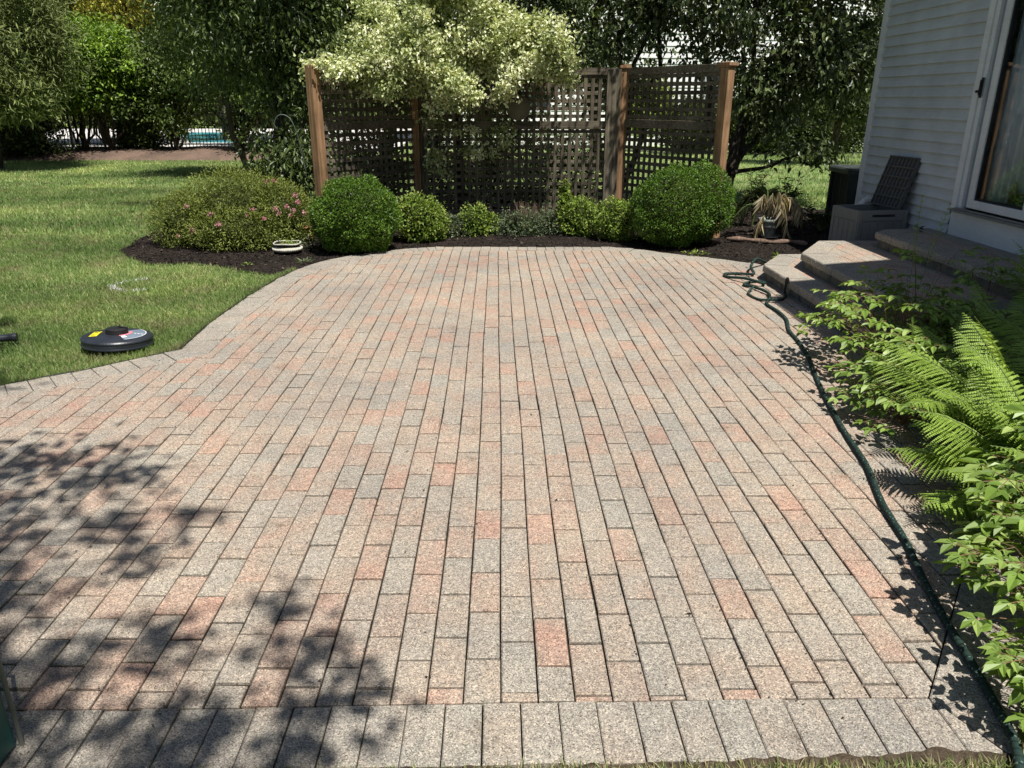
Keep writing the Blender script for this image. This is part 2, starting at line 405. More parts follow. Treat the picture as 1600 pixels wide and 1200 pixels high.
# foliage
ML = dict(
 box=leafmat('boxwood_leaf', [(.03,.07,.008), (.085,.175,.018), (.2,.31,.045)], .3, .42, .3, pscale=6, patch=.25),
 golden=leafmat('golden_leaf', [(.08,.13,.02), (.2,.3,.045), (.42,.48,.13)], .3, .45, .3, pscale=8),
 grey=leafmat('grey_green_leaf', [(.05,.075,.035), (.13,.17,.09), (.3,.33,.2)], .25, .5, .25, pscale=8),
 spirea=leafmat('spirea_leaf', [(.08,.11,.02), (.2,.24,.05), (.38,.42,.12)], .3, .5, .25, pscale=4),
 varieg=leafmat('variegated_leaf', [(.09,.14,.036), (.37,.42,.165), (.71,.74,.44), (.90,.90,.70)], .25, .45, .3, pscale=3, patch=.2),
 dog=leafmat('dogwood_leaf', [(.032,.046,.014), (.075,.105,.032), (.19,.235,.10)], .18, .35, .5, pscale=2),
 cherry=leafmat('cherry_leaf', [(.034,.05,.012), (.08,.115,.028), (.19,.25,.075)], .2, .38, .45, pscale=2),
 dark=leafmat('dark_leaf', [(.022,.032,.009), (.055,.08,.02), (.14,.18,.05)], .2, .45, .3, pscale=1),
 mid=leafmat('mid_leaf', [(.04,.06,.014), (.10,.15,.034), (.23,.30,.08)], .25, .42, .35, pscale=1),
 lime=leafmat('lime_leaf', [(.045,.09,.014), (.16,.27,.035), (.38,.54,.08)], .3, .42, .3, pscale=.8),
 yellow=leafmat('yellow_leaf', [(.16,.15,.02), (.36,.34,.05), (.58,.54,.12)], .3, .5, .25, pscale=1),
 yg=leafmat('yellow_green_leaf', [(.12,.18,.03), (.26,.34,.06), (.42,.48,.13)], .3, .5, .25, pscale=1),
 conifer=leafmat('conifer_leaf', [(.05,.075,.022), (.15,.19,.06), (.32,.36,.14)], .15, .55, .2, pscale=1),
 fern=leafmat('fern_leaf', [(.12,.19,.03), (.27,.40,.065), (.46,.58,.15)], .35, .45, .3, tcol=(1,1,.3), pscale=4, patch=.15),
 ast=leafmat('astilbe_leaf', [(.07,.12,.02), (.20,.31,.055), (.40,.50,.16)], .33, .42, .35, pscale=4, patch=.15),
 iris=leafmat('strap_leaf', [(.03,.06,.02), (.07,.12,.04), (.12,.2,.07)], .25, .4, .35),
 pink=leafmat('pink_petal', [(.4,.12,.17), (.58,.27,.32), (.7,.45,.48)], .3, .6, .2),
 palm=leafmat('palm_leaf', [(.02,.03,.01), (.05,.07,.03), (.12,.13,.08)], .2, .45, .3),
)
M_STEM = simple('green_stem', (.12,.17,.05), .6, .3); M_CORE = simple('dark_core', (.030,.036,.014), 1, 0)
M_REDST = simple('reddish_stem', (.16,.1,.05), .6, .3)

# ================================================================== SETTING
PATIO = [(-5.2,1.46),(1.29,1.46),(2.0,2.42),(2.2,2.9),(2.28,3.6),(2.32,4.3),(2.75,4.75),(2.75,7.3),(2.62,7.6),(2.3,7.87),(1.86,8.17),(1.58,8.4),(1.25,8.57),(-.7,8.61),(-1.0,8.53),(-1.3,8.33),
         (-1.58,8.1),(-1.81,7.8),(-1.95,7.45),(-2.03,7.05),(-2.1,6.3),(-2.13,5.5),(-2.1,4.87),(-2.5,4.5),(-2.86,4.22),(-3.6,3.75),(-5.2,3.0)]
MULCH = [(-2.05,7.2),(-2.35,7.32),(-2.7,7.6),(-3.1,7.78),(-3.52,7.75),(-3.95,8.2),(-4.15,8.5),(-4.2,9.3),(-3.9,10.2),(-3.6,11.0),(-3.3,12.2),(-2.2,12.2),(-1.5,11.6),(2.2,11.6),
         (3.0,12.4),(4.3,12.0),(4.6,11.3),(6.2,11.2),(6.2,1.0),(1.5,1.0),(1.15,1.3),(1.29,1.46)]
MULCH_POLY = MULCH[:-2]+[(1.32,1.42)]+[(x,y) for x, y in PATIO[2:20]]
def uneven(x, y): return .006*mnoise.noise(Vector((x*.5, y*.5, 3)))
# ground sheet
mb = MB(); mb.add([(-250,-150,-.09),(250,-150,-.09),(250,400,-.09),(-250,400,-.09)], [(0,1,2,3)])
tag(mb.build('ground', M_LAWN), kind='structure')
mb = MB(); nx, ny = 90, 70; xs = np.linspace(-26, 20, nx); ys = np.linspace(-8, 25.6, ny)
for j in range(ny):
    for i in range(nx):
        x, y = xs[i], ys[j]; z = -.035+.012*mnoise.noise(Vector((x*.4, y*.4, 0)))
        mb.v.append((x, y, z))
for j in range(ny-1):
    for i in range(nx-1):
        a = j*nx+i; mb.f.append((a, a+1, a+nx+1, a+nx)); mb.a.append(.5)
tag(mb.build('lawn', M_LAWN, smooth=True), kind='structure')
# joint sand under the pavers
mb = MB(); _sx = np.arange(-5.3, 2.9, .035); _sy = np.arange(1.4, 8.7, .035)
for yy in _sy:
    for xx in _sx: mb.v.append((xx, yy, -.0135+.007*mnoise.noise(Vector((xx*2.3, yy*2.3, 4)))+.003*mnoise.noise(Vector((xx*14, yy*14, 9)))))
_g = in_poly(*np.meshgrid(_sx[:-1]+.017, _sy[:-1]+.017), offset_poly(PATIO, .02))
for j in range(len(_sy)-1):
    for i in range(len(_sx)-1):
        if _g[j, i]: a = j*len(_sx)+i; mb.f.append((a, a+1, a+1+len(_sx), a+len(_sx))); mb.a.append(.5)
tag(mb.build('patio_joint_sand', M_SAND), kind='structure')
# mulch bed with a gently lumpy surface
def mulch_z(x, y):
    # rises a little away from the patio
    d = max(0, min(1, (y-8.3)/1.6)) if x < 2.7 else max(0, min(1, (y-7.6)/2))
    return -.012+.055*d+.014*mnoise.noise(Vector((x*3.3, y*3.3, 0)))+.008*mnoise.noise(Vector((x*11, y*11, 5)))
mb = MB(); st = .05; X0, X1, Y0, Y1 = -4.3, 6.3, .9, 12.5
nx = int((X1-X0)/st)+1; ny = int((Y1-Y0)/st)+1
gx, gy = np.meshgrid(X0+np.arange(nx)*st, Y0+np.arange(ny)*st)
cellok = in_poly(gx[:-1,:-1]+st/2, gy[:-1,:-1]+st/2, MULCH_POLY)
use = np.zeros((ny, nx), bool)
for dj in (0, 1):
    for di in (0, 1): use[dj:ny-1+dj, di:nx-1+di] |= cellok
idx = -np.ones((ny, nx), int); idx[use] = np.arange(use.sum())
VV = np.array([(gx[j,i], gy[j,i], mulch_z(gx[j,i], gy[j,i])) for j, i in zip(*np.nonzero(use))])
jj, ii = np.nonzero(cellok)
FF = np.stack([idx[jj,ii], idx[jj,ii+1], idx[jj+1,ii+1], idx[jj+1,ii]], 1)
tag(fast_mesh('mulch_bed', VV, FF, np.full(len(FF), .5), M_MULCH, None, True), kind='structure')
def scatter_chips(name, poly, n, zf, mat, seed, size=.018, ext=None):
    rng = np.random.default_rng(seed); P = np.array(poly); lo = P.min(0); hi = P.max(0)
    if ext: lo = np.array(ext[:2]); hi = np.array(ext[2:])
    X = rng.uniform(lo[0], hi[0], n*3); Y = rng.uniform(lo[1], hi[1], n*3); k = in_poly(X, Y, poly); X = X[k][:n]; Y = Y[k][:n]; m = len(X)
    Z = np.array([zf(x, y) for x, y in zip(X, Y)])+.004
    D = rng.normal(size=(m, 3)); D[:, 2] *= .35; Nn = rng.normal(size=(m, 3))*.5+np.array([0,0,1]); l = size*rng.lognormal(0, .45, m)
    lv = Leaves(); lv.add(np.stack([X, Y, Z], 1), D, Nn, l, l*rng.uniform(.25, .7, m), np.clip(rng.beta(1.3, 2.2, m), 0, 1))
    return lv.build(name, mat, fold=.1, curl=.1)
tag(scatter_chips('mulch_chips', MULCH_POLY, 60000, mulch_z, M_CHIP, 5, .02, (-4.2, 1, 4.4, 11)),
    'dark shredded bark mulch scattered over the planting beds', 'mulch', kind='stuff')
# ---- pavers
rng = np.random.default_rng(11); random.seed(4)
INNER = offset_poly(PATIO, .212)
pv = MB()
def paver(poly, hue, z):
    n = len(poly)
    cx = sum(p[0] for p in poly)/n; cyy = sum(p[1] for p in poly)/n
    ar = abs(sum(poly[i][0]*poly[(i+1)%n][1]-poly[(i+1)%n][0]*poly[i][1] for i in range(n)))/2
    if ar < .0006: return
    tx, ty = rng.normal()*.011, rng.normal()*.011
    g = lambda x, y: z+(x-cx)*tx+(y-cyy)*ty+uneven(x, y)
    cl = []
    for p in poly:
        if not cl or math.hypot(p[0]-cl[-1][0], p[1]-cl[-1][1]) > .004: cl.append(p)
    if math.hypot(cl[0][0]-cl[-1][0], cl[0][1]-cl[-1][1]) < .004: cl.pop()
    if len(cl) < 3: return
    n = len(cl); ins = offset_poly(cl, .0036)
    vs = [(x, y, -.03) for x, y in cl]+[(x, y, g(x, y)-.003) for x, y in cl]+[(x, y, g(x, y)) for x, y in ins]
    fs = [tuple(range(2*n, 3*n))]
    for i in range(n):
        j = (i+1)%n; fs += [(i, j, n+j, n+i), (n+i, n+j, 2*n+j, 2*n+i)]
    pv.add(vs, fs, hue)
W_, L_ = .1017, .2195
c0 = -52; off = 0
for ci in range(c0, 28):
    xa = ci*W_+.002; off = (ci % 2)*.5+rng.normal()*.07
    y = 1.5+off*L_-L_*2
    drift = rng.normal()*.002
    while y < 8.7:
        l = L_+rng.normal()*.0022
        gapx = .0018+abs(rng.normal())*.0012; gapy = .0034+abs(rng.normal())*.0013
        def wx(x, yy):
            s = .011*mnoise.noise(Vector((x*.45, yy*.42, 0)))+.004*mnoise.noise(Vector((x*4, yy*1.2, 7)))
            s += -.02*max(0, (yy-5.0)/3.6)**2*(x/2.2 if abs(x) < 2.5 else 0)
            return x+s
        rect = [(wx(xa+gapx, y), y+gapy), (wx(xa+W_-gapx, y), y+gapy), (wx(xa+W_-gapx, y+l), y+l-gapy), (wx(xa+gapx, y+l), y+l-gapy)]
        sk = -.018
        rect = [(p[0], p[1]+sk*p[0]*max(0, 1-(p[1]-1.5)/5)) for p in rect]
        if -5.4 < xa < 2.9:
            cl = clip_convex(INNER, rect)
            if len(cl) > 2:
                u = rng.random(); nb = mnoise.noise(Vector((xa*.9, y*.9, 11)))*.35
                h = .53+rng.normal()*.12+nb*.3+(.2 if u > .88 else 0)-(.2 if u < .2 else 0)
                paver(cl, float(np.clip(h, 0, .84)), rng.normal()*.0012)
        y += l
for i in range(len(PATIO)):
    a0, a1 = PATIO[i], PATIO[(i+1)%len(PATIO)]; b0, b1 = INNER[i], INNER[(i+1)%len(PATIO)]
    if i == len(PATIO)-1: continue
    ln = math.hypot(a1[0]-a0[0], a1[1]-a0[1]); k = max(1, round(ln/.1035))
    lp = lambda p, q, t: (p[0]+(q[0]-p[0])*t, p[1]+(q[1]-p[1])*t)
    for j in range(k):
        g = .018*(.6+rng.random()*.9); t0, t1 = (j+g)/k, (j+1-g)/k
        def inn_(t):
            p = lp(a0, a1, t); bx_, by_ = b1[0]-b0[0], b1[1]-b0[1]
            return lp(b0, b1, max(0, min(1, ((p[0]-b0[0])*bx_+(p[1]-b0[1])*by_)/max(1e-9, bx_*bx_+by_*by_))))
        q = [lp(a0, a1, t0), lp(a0, a1, t1), inn_(t1), inn_(t0)]
        if j == 0: q[3] = b0
        if j == k-1: q[2] = b1
        q[2] = lp(q[2], q[1], .02); q[3] = lp(q[3], q[0], .02)
        paver(q, float(np.clip(.2+rng.normal()*.08, 0, .4)), rng.normal()*.0014)
tag(pv.build('patio', M_PAV), kind='structure')
# crumbs, leaf litter and dirt on the patio
def litter():
    rng = np.random.default_rng(8); n = 9000
    X = rng.uniform(-2.2, 2.4, n); Y = rng.uniform(1.5, 8.4, n)
    k = np.round(X/W_); X = np.where(rng.random(n) < .75, k*W_+rng.normal(size=n)*.004, X)
    ok = in_poly(X, Y, offset_poly(PATIO, .08)); cl_ = np.array([mnoise.noise(Vector((x*1.6, y*1.3, 2))) for x, y in zip(X, Y)]); ok &= (cl_ > .16) | (rng.random(n) < .12); X = X[ok]; Y = Y[ok]; n = len(X)
    lv = Leaves(); D = rng.normal(size=(n, 3)); D[:, 2] = 0; l = .006*rng.lognormal(0, .4, n)
    lv.add(np.stack([X, Y, np.full(n, .004)], 1), D, rng.normal(size=(n, 3))*.3+np.array([0,0,1]), l, l*.5, rng.random(n))
    tag(lv.build('leaf_litter', M_CHIP), 'tiny brown debris caught in the paver joints', 'debris', kind='stuff')
litter()
# dirt and grass below the front edge of the patio
mb = MB(); nx = 260
for i in range(nx):
    x = -1.6+3.3*i/(nx-1); w_ = -.016+.024*mnoise.noise(Vector((x*5, 0, 1)))+.014*mnoise.noise(Vector((x*24, 0, 3)))+.022*max(0, x)
    for k, (yy, zz) in enumerate(((1.2,-.04), (1.42,-.004), (1.462+w_, .007), (1.475+w_, -.008))): mb.v.append((x, yy, zz+.004*mnoise.noise(Vector((x*20, k, 0)))))
for i in range(nx-1):
    for k in range(3): a = i*4+k; mb.f.append((a, a+4, a+5, a+1)); mb.a.append(.5)
tag(mb.build('dirt_verge', M_DIRT, smooth=True), kind='structure')

# ---- grass blades
def grass():
    rng = np.random.default_rng(3)
    Pp = offset_poly(PATIO, -.01)
    def zone(n, x0, x1, y0, y1, L, Wd):
        X = rng.uniform(x0, x1, n); Y = rng.uniform(y0, y1, n)
        ok = ~in_poly(X, Y, Pp) & ~in_poly(X, Y, MULCH_POLY)
        ok &= (np.abs(X) < Y*.75+1.2)
        X = X[ok]; Y = Y[ok]; k = len(X); l = L*rng.uniform(.6, 1.35, k)
        return X, Y, l, np.full(k, Wd)*rng.uniform(.7, 1.3, k)
    def edge_(n):
        E_ = np.array([PATIO[i] for i in range(18, len(PATIO))]); sl_ = np.linalg.norm(np.diff(E_, axis=0), axis=1); k = rng.choice(len(sl_), n, p=sl_/sl_.sum()); t = rng.random(n)[:, None]
        P_ = E_[k]*(1-t)+E_[k+1]*t; dn = (E_[k+1]-E_[k])/sl_[k][:, None]; nn = np.stack([dn[:, 1], -dn[:, 0]], 1); P_ = P_+nn*(.012+np.abs(rng.normal(size=(n, 1)))*.03)
        return P_[:, 0], P_[:, 1], .058*rng.uniform(.5, 1.3, n), np.full(n, .004)
    Z = [zone(100000, -5.2, -1.9, 3.2, 6.4, .044, .0042), zone(100000, -6.5, -1.8, 6.0, 9.5, .046, .0055),
         zone(110000, -13, -3, 9, 15, .055, .009), zone(110000, -16, -3, 14, 22.6, .055, .014),
         zone(50000, -3.4, 12, 12, 24.6, .055, .014), zone(14000, 3.5, 12, 11, 15, .055, .01),
         edge_(9000), zone(16000, -1.6, 1.9, 1.3, 1.485, .034, .003)]
    X, Y, l, wd = (np.concatenate([z[i] for z in Z]) for i in range(4)); n = len(X)
    P = np.stack([X, Y, np.full(n, -.036)], 1); near = (Y < 1.6) & (Y > 1.1); P[near, 2] = -.008
    a = rng.uniform(0, 2*PI, n); lean = rng.uniform(.1, 1.0, n)
    D = np.stack([np.cos(a)*lean, np.sin(a)*lean, np.ones(n)], 1); D = nrmz(D)
    S = np.stack([-np.sin(a+rng.normal(size=n)*.8), np.cos(a), np.zeros(n)], 1); S = nrmz(S)
    lm = l[:, None]; w2 = wd[:, None]*.5
    tipd = D.copy(); tipd[:, 2] *= .55
    V = np.stack([P-S*w2, P+S*w2, P+D*lm*.6+S*w2*.7, P+D*lm*.6+nrmz(tipd)*lm*.45, P+D*lm*.6-S*w2*.7], 1).reshape(-1, 3)
    b = (np.arange(n)*5)[:, None]; F = (b+np.array([0,1,2,3,4])); A = np.clip(rng.beta(2, 2.4, n)+(rng.random(n) < .07)*.5+(Y < 1.6)*.35, 0, 1)
    tag(fast_mesh('lawn_grass', V, F, A, M_GRASS), 'mown green lawn grass around the patio and out to the pool fence', 'grass', kind='stuff')
    # faint white paint ring sprayed on the grass
    lv = Leaves(); rng = np.random.default_rng(31); k = 900
    t = rng.uniform(.5*PI, 1.72*PI, k); r = .22+rng.normal(size=k)*.016
    wgt = .45+.55*np.abs((t-.35*PI)/(1.37*PI))
    X = -3.22+np.cos(t)*r; Y = 6.84+np.sin(t)*r*1.05
    keep = rng.random(k) < wgt*.2; X = X[keep]; Y = Y[keep]; k = len(X)
    D = rng.normal(size=(k, 3))*.5; D[:, 2] = 1
    lv.add(np.stack([X, Y, np.full(k, -.026)], 1), D, rng.normal(size=(k, 3)), .038, .0035, .5)
    o = lv.build('paint_ring', M_WHT); tag(o, 'faint white paint ring sprayed on the lawn above the round black cleaner', 'paint mark')
grass()
# lawn edging strip
mb = MB()
ed = [PATIO[i] for i in range(18, len(PATIO))]
pts = []
for a, b in zip(ed[:-1], ed[1:]):
    for t in np.linspace(0, 1, 9)[:-1]: pts.append((a[0]+(b[0]-a[0])*t-.012, a[1]+(b[1]-a[1])*t+.008, -.008+.004*mnoise.noise(Vector((a[0]*9, t*5+a[1]*7, 0)))))
mb.tube(pts, .009, 6)
tag(mb.build('lawn_edging', M_BLACK2, smooth=True), 'black plastic edging strip between lawn and left patio curve', 'edging')

# ================================================================== STEPS
def mat_step():
    return M_PAV
ST = empty('garden_steps', (2.42, 7, 0), 'three paver steps with thick stone coping leading up to the glass door', 'steps')
def step(poly_out, z, near_y, depth, hue):
    """poly_out: outer tread outline (ccw) ; coping round the visible edge, bricks inside"""
    o = bpy.data.objects.new('step', None); col.objects.link(o); o.parent = ST; o.location = (-2.42, -7, 0)
    body = offset_poly(poly_out, .03)
    mb = MB(); mb.prism(offset_poly(poly_out, .045), z-.15, z-.062); nb_ = len(body)
    for i in range(nb_):
        p0, p1 = body[i], body[(i+1)%nb_]; ln = math.hypot(p1[0]-p0[0], p1[1]-p0[1]); kk = max(1, round(ln/.205)); nx_, ny_ = -(p1[1]-p0[1])/ln, (p1[0]-p0[0])/ln
        for j in range(kk):
            t0, t1 = (j+.02)/kk, (j+.98)/kk; e = rng.normal()*.002+.002
            a_ = (p0[0]+(p1[0]-p0[0])*t0+nx_*e, p0[1]+(p1[1]-p0[1])*t0+ny_*e); b_ = (p0[0]+(p1[0]-p0[0])*t1+nx_*e, p0[1]+(p1[1]-p0[1])*t1+ny_*e)
            mb.prism([a_, b_, (b_[0]+nx_*.012, b_[1]+ny_*.012), (a_[0]+nx_*.012, a_[1]+ny_*.012)], z-.15, z-.064, float(rng.random()))
    # block joints on the riser
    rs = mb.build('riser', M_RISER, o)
    cop = MB(); inn = offset_poly(poly_out, .2); n = len(poly_out)
    lp = lambda p, q, t: (p[0]+(q[0]-p[0])*t, p[1]+(q[1]-p[1])*t)
    for i in range(n):
        a0, a1, b0, b1 = poly_out[i], poly_out[(i+1)%n], inn[i], inn[(i+1)%n]
        ln = math.hypot(a1[0]-a0[0], a1[1]-a0[1]); k = max(1, round(ln/.31))
        for j in range(k):
            q = [lp(a0,a1,(j+.013)/k), lp(a0,a1,(j+1-.013)/k), lp(b0,b1,(j+1-.013)/k), lp(b0,b1,(j+.013)/k)]
            # rough split face on the outer side
            e = [lp(q[0], q[1], t) for t in np.linspace(0, 1, 9)]
            nrm = Vector((a1[1]-a0[1], -(a1[0]-a0[0]))).normalized()
            top = [(p[0]-nrm.x*.006, p[1]-nrm.y*.006) for p in e]
            vs = []; zt = z+rng.normal()*.001
            for kk, p in enumerate(e):
                d = .006*mnoise.noise(Vector((p[0]*30, p[1]*30, z*50))); d2 = .007*mnoise.noise(Vector((p[0]*40, p[1]*40, z*50+9)))
                vs += [(p[0]+nrm.x*d2, p[1]+nrm.y*d2, zt-.06), (p[0]+nrm.x*(d+.003), p[1]+nrm.y*(d+.003), zt-.03), (p[0]-nrm.x*.001+nrm.x*d*.7, p[1]-nrm.y*.001+nrm.y*d*.7, zt-.008-abs(d)*.6), (top[kk][0]-nrm.x*abs(d), top[kk][1]-nrm.y*abs(d), zt)]
            m = len(e); b = len(vs); vs += [(q[2][0], q[2][1], zt), (q[3][0], q[3][1], zt), (q[2][0], q[2][1], zt-.06), (q[3][0], q[3][1], zt-.06)]
            fs = []
            for kk in range(m-1):
                for r_ in range(3): fs.append((kk*4+r_, (kk+1)*4+r_, (kk+1)*4+r_+1, kk*4+r_+1))
            fs.append(tuple([kk*4+3 for kk in range(m)]+[b, b+1]))
            fs.append((3, b+1, b+3, 0, 1, 2)); fs.append(((m-1)*4+3, (m-1)*4+2, (m-1)*4+1, (m-1)*4, b+2, b)); fs.append((b+1, b, b+2, b+3))
            cop.add(vs, fs, float(np.clip(.13+rng.normal()*.06, 0, .3)))
    cop.build('coping', M_PAV, o)
    tr = MB(); x0 = min(p[0] for p in inn); x1 = max(p[0] for p in inn); y1 = max(p[1] for p in inn); y0 = min(p[1] for p in inn)
    i = 0; x = x0
    while x < x1:
        y = y0-.1*(i % 2)
        while y < y1:
            rect = [(x+.0015, y+.0015), (x+W_-.0015, y+.0015), (x+W_-.0015, y+.2-.0015), (x+.0015, y+.2-.0015)]
            cl = clip_convex(inn, rect)
            if len(cl) > 2: tr.prism(cl, z-.05, z-.002+rng.normal()*.0008, float(np.clip(.55+rng.normal()*.2, .2, 1)), .002)
            y += .2
        x += W_; i += 1
    tr.build('tread_bricks', M_PAV, o)
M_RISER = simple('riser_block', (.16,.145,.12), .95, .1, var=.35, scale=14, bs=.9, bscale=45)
step([(2.42,4.55),(4.0,4.55),(4.0,7.40),(2.73,7.40),(2.42,6.91)], .136, 0, 0, 0)
step([(2.69,4.75),(4.05,4.75),(4.05,7.36),(3.08,7.36),(2.69,6.74)], .272, 0, 0, 0)
step([(3.46,4.85),(4.085,4.85),(4.085,7.24),(3.62,7.18),(3.46,7.02)], .408, 0, 0, 0)

# ================================================================== HOUSE
WX = 4.1
H = empty('house', (WX, 8.86, 0), 'grey sided house with a sliding glass door beside the steps', 'house')
def hp(mb, name, mat, **k):
    o = mb.build(name, mat, H, **k); o.location = (-WX, -8.86, 0); return o
def lap(mb, ya, yb, z0, z1, x, ex=.0982, top=None, axis='y', out=-1, lip=.028):
    """lap siding courses on a wall facing -x (axis y) or -y/+y (axis x)"""
    z = z0
    while z < z1:
        zb = z; zt = min(z+ex, z1)
        prof = [(x, zb), (x+out*lip, zb), (x+out*lip, zb+.004), (x+out*.002, zt)]
        vs = []
        for y in (ya, yb):
            for px, pz in prof: vs.append((px, y, pz) if axis == 'y' else (y, px, pz))
        mb.add(vs, [(0,1,5,4), (1,2,6,5), (2,3,7,6)], .5); z += ex
z_base = 2.259-.0982*20
mb = MB(); lap(mb, 6.955, 8.76, z_base, 4.2*0+2.72, WX)
hp(mb, 'siding', M_SIDE)
mb = MB(); mb.box((WX+.002, 6.95, -.05), (WX+.15, 8.86, 2.72)); mb.box((WX+.002, 4.9, -.05), (WX+.15, 6.95, .6)); mb.box((WX+.002, 4.9, 2.6), (WX+.15, 6.95, 2.72))
mb.box((WX, 3.93, -.05), (WX+.15, 4.9, 2.72)); mb.box((WX+.15, 8.71, -.05), (10, 8.86, 2.72)); mb.box((WX+.15, 3.93, -.05), (10, 4.05, 2.72)); mb.box((9.85, 4.05, -.05), (10, 8.71, 2.72))
hp(mb, 'wall', M_SIDE)
mb = MB(); lap(mb, WX+.06, 10, .2, 2.72, 8.86, axis='x', out=1); hp(mb, 'gable_siding', M_SIDE)
mb = MB(); mb.box((WX-.02, 8.755, .1), (WX+.06, 8.88, 2.73)); hp(mb, 'corner_trim', M_TRIM, bevel=.003)
# two storey main body with its higher eave
mb = MB(); mb.box((WX, -9, -.05), (11, 3.92, 5.5)); lap(mb, -9, 3.9, .3, 5.4, WX-.001)
hp(mb, 'main_wall', M_SIDE)
mb = MB()
mb.add([(3.74,-9.4,5.42),(3.74,4.0,5.42),(7.6,4.0,8.0),(7.6,-9.4,8.0),(3.74,-9.4,5.56),(3.74,4.0,5.56),(7.6,4.0,8.14),(7.6,-9.4,8.14)], [(0,3,2,1),(4,5,6,7),(0,1,5,4),(1,2,6,5),(2,3,7,6),(3,0,4,7)])
mb.add([(11.4,-9.4,5.42),(11.4,4.0,5.42),(7.6,4.0,8.0),(7.6,-9.4,8.0),(11.4,-9.4,5.56),(11.4,4.0,5.56),(7.6,4.0,8.14),(7.6,-9.4,8.14)], [(0,1,2,3),(7,6,5,4),(0,4,5,1),(1,5,6,2),(2,6,7,3),(3,7,4,0)])
mb.add([(4.03,3.93,2.72),(4.03,9.0,2.72),(7,9.0,3.9),(7,3.93,3.9),(4.03,3.93,2.84),(4.03,9.0,2.84),(7,9.0,4.02),(7,3.93,4.02)], [(0,3,2,1),(4,5,6,7),(0,1,5,4),(1,2,6,5),(2,3,7,6),(3,0,4,7)])
mb.add([(10.1,3.93,2.72),(10.1,9.0,2.72),(7,9.0,3.9),(7,3.93,3.9),(10.1,3.93,2.84),(10.1,9.0,2.84),(7,9.0,4.02),(7,3.93,4.02)], [(0,1,2,3),(7,6,5,4),(0,4,5,1),(1,5,6,2),(2,6,7,3),(3,7,4,0)])
hp(mb, 'roof', M_ROOF)
# base panel under the door
mb = MB(); mb.box((WX-.028, 4.9, .405), (WX+.002, 6.93, .615)); hp(mb, 'base_panel', M_TRIM, bevel=.003)
# sliding door
D_ = MB()
D_.box((WX-.045, 6.855, .64), (WX+.01, 6.93, 2.6))         # outer casing
D_.box((WX-.03, 6.80, .64), (WX+.03, 6.853, 2.6))
door = hp(D_, 'door_casing', M_TRIM, bevel=.004)
mb = MB(); mb.box((WX+.0, 6.745, .66), (WX+.06, 6.798, 2.6)); hp(mb, 'door_track', simple('blue_grey_track', (.22,.24,.28), .5, .3))
mb = MB()
mb.box((WX-.02, 6.66, .665), (WX+.04, 6.742, 2.6)); mb.box((WX-.02, 6.0, .665), (WX+.04, 6.658, .735)); mb.box((WX-.022, 5.88, .665), (WX+.042, 5.998, 2.6))
mb.box((WX-.02, 5.0, .665), (WX+.04, 5.878, .735)); mb.box((WX-.02, 4.9, .665), (WX+.04, 4.998, 2.6)); hp(mb, 'door_frame', M_TRIM, bevel=.004)
mb = MB()
for a, b in ((6.0, 6.658), (5.0, 5.878)):
    mb.box((WX-.008, b-.018, .737), (WX+.03, b, 2.6)); mb.box((WX-.008, a, .737), (WX+.03, a+.012, 2.6)); mb.box((WX-.008, a+.013, .737), (WX+.03, b-.019, .75))
hp(mb, 'gasket', M_BLACK2)
mb = MB(); mb.box((WX+.008, 6.0, .737), (WX+.014, 6.655, 2.6)); mb.box((WX+.008, 5.0, .737), (WX+.014, 5.875, 2.6)); hp(mb, 'glass_panel', M_GLASS)
mb = MB(); mb.box((WX-.075, 5.15, .618), (WX+.05, 6.9, .638)); mb.box((WX-.06, 5.15, .64), (WX-.048, 6.85, .655)); hp(mb, 'door_sill', M_ALU, bevel=.003)
mb = MB(); mb.box((WX-.056, 6.79, 1.56), (WX-.046, 6.82, 1.72)); mb.box((WX-.072, 6.795, 1.58), (WX-.056, 6.812, 1.70)); mb.box((WX-.07, 6.84, 1.60), (WX-.046, 6.86, 1.62)); hp(mb, 'handle', M_BLACK2, bevel=.004)
# room behind the glass
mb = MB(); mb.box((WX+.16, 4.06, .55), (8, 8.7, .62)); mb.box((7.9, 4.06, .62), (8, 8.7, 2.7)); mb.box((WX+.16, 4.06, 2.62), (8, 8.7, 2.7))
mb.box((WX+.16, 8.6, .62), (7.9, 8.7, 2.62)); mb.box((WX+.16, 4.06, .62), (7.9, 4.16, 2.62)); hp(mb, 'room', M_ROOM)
# gutter and its lamp-like bracket near the top
mb = MB(); mb.box((4.0, 3.95, 2.66), (4.085, 9.0, 2.75)); hp(mb, 'gutter', M_TRIM, bevel=.01)
# curtain
mb = MB(); m_ = 60
for i in range(m_):
    t = i/(m_-1); y = 6.74-.5*t; x = WX+.13+.025*math.sin(t*34)+.01*math.sin(t*71)
    mb.v += [(x, y+.02, .66), (x, y, 2.6)]
for i in range(m_-1): mb.f.append((2*i, 2*i+2, 2*i+3, 2*i+1)); mb.a.append(.5)
o = mb.build('curtain', M_CURT, smooth=True); md = o.modifiers.new('thick', 'SOLIDIFY'); md.thickness = .003
tag(o, 'pale curtain hanging behind the sliding glass door', 'curtain')
# dried plant inside
lv = Leaves(); r2 = np.random.default_rng(5); n = 90
a = r2.uniform(0, PI, n); D = np.stack([np.cos(a)*.4, np.cos(a+.4), np.abs(np.sin(a))*.5+.05], 1)
lv.add(np.tile([[WX+.1, 6.34, .76]], (n, 1))+r2.normal(size=(n, 3))*.008, D, r2.normal(size=(n, 3)), .17*r2.uniform(.5, 1.1, n), .006, r2.random(n))
tag(lv.build('dried_plant', M_STRAW, curl=.5), 'straw coloured dried plant lying inside at the foot of the glass door', 'dried plant')
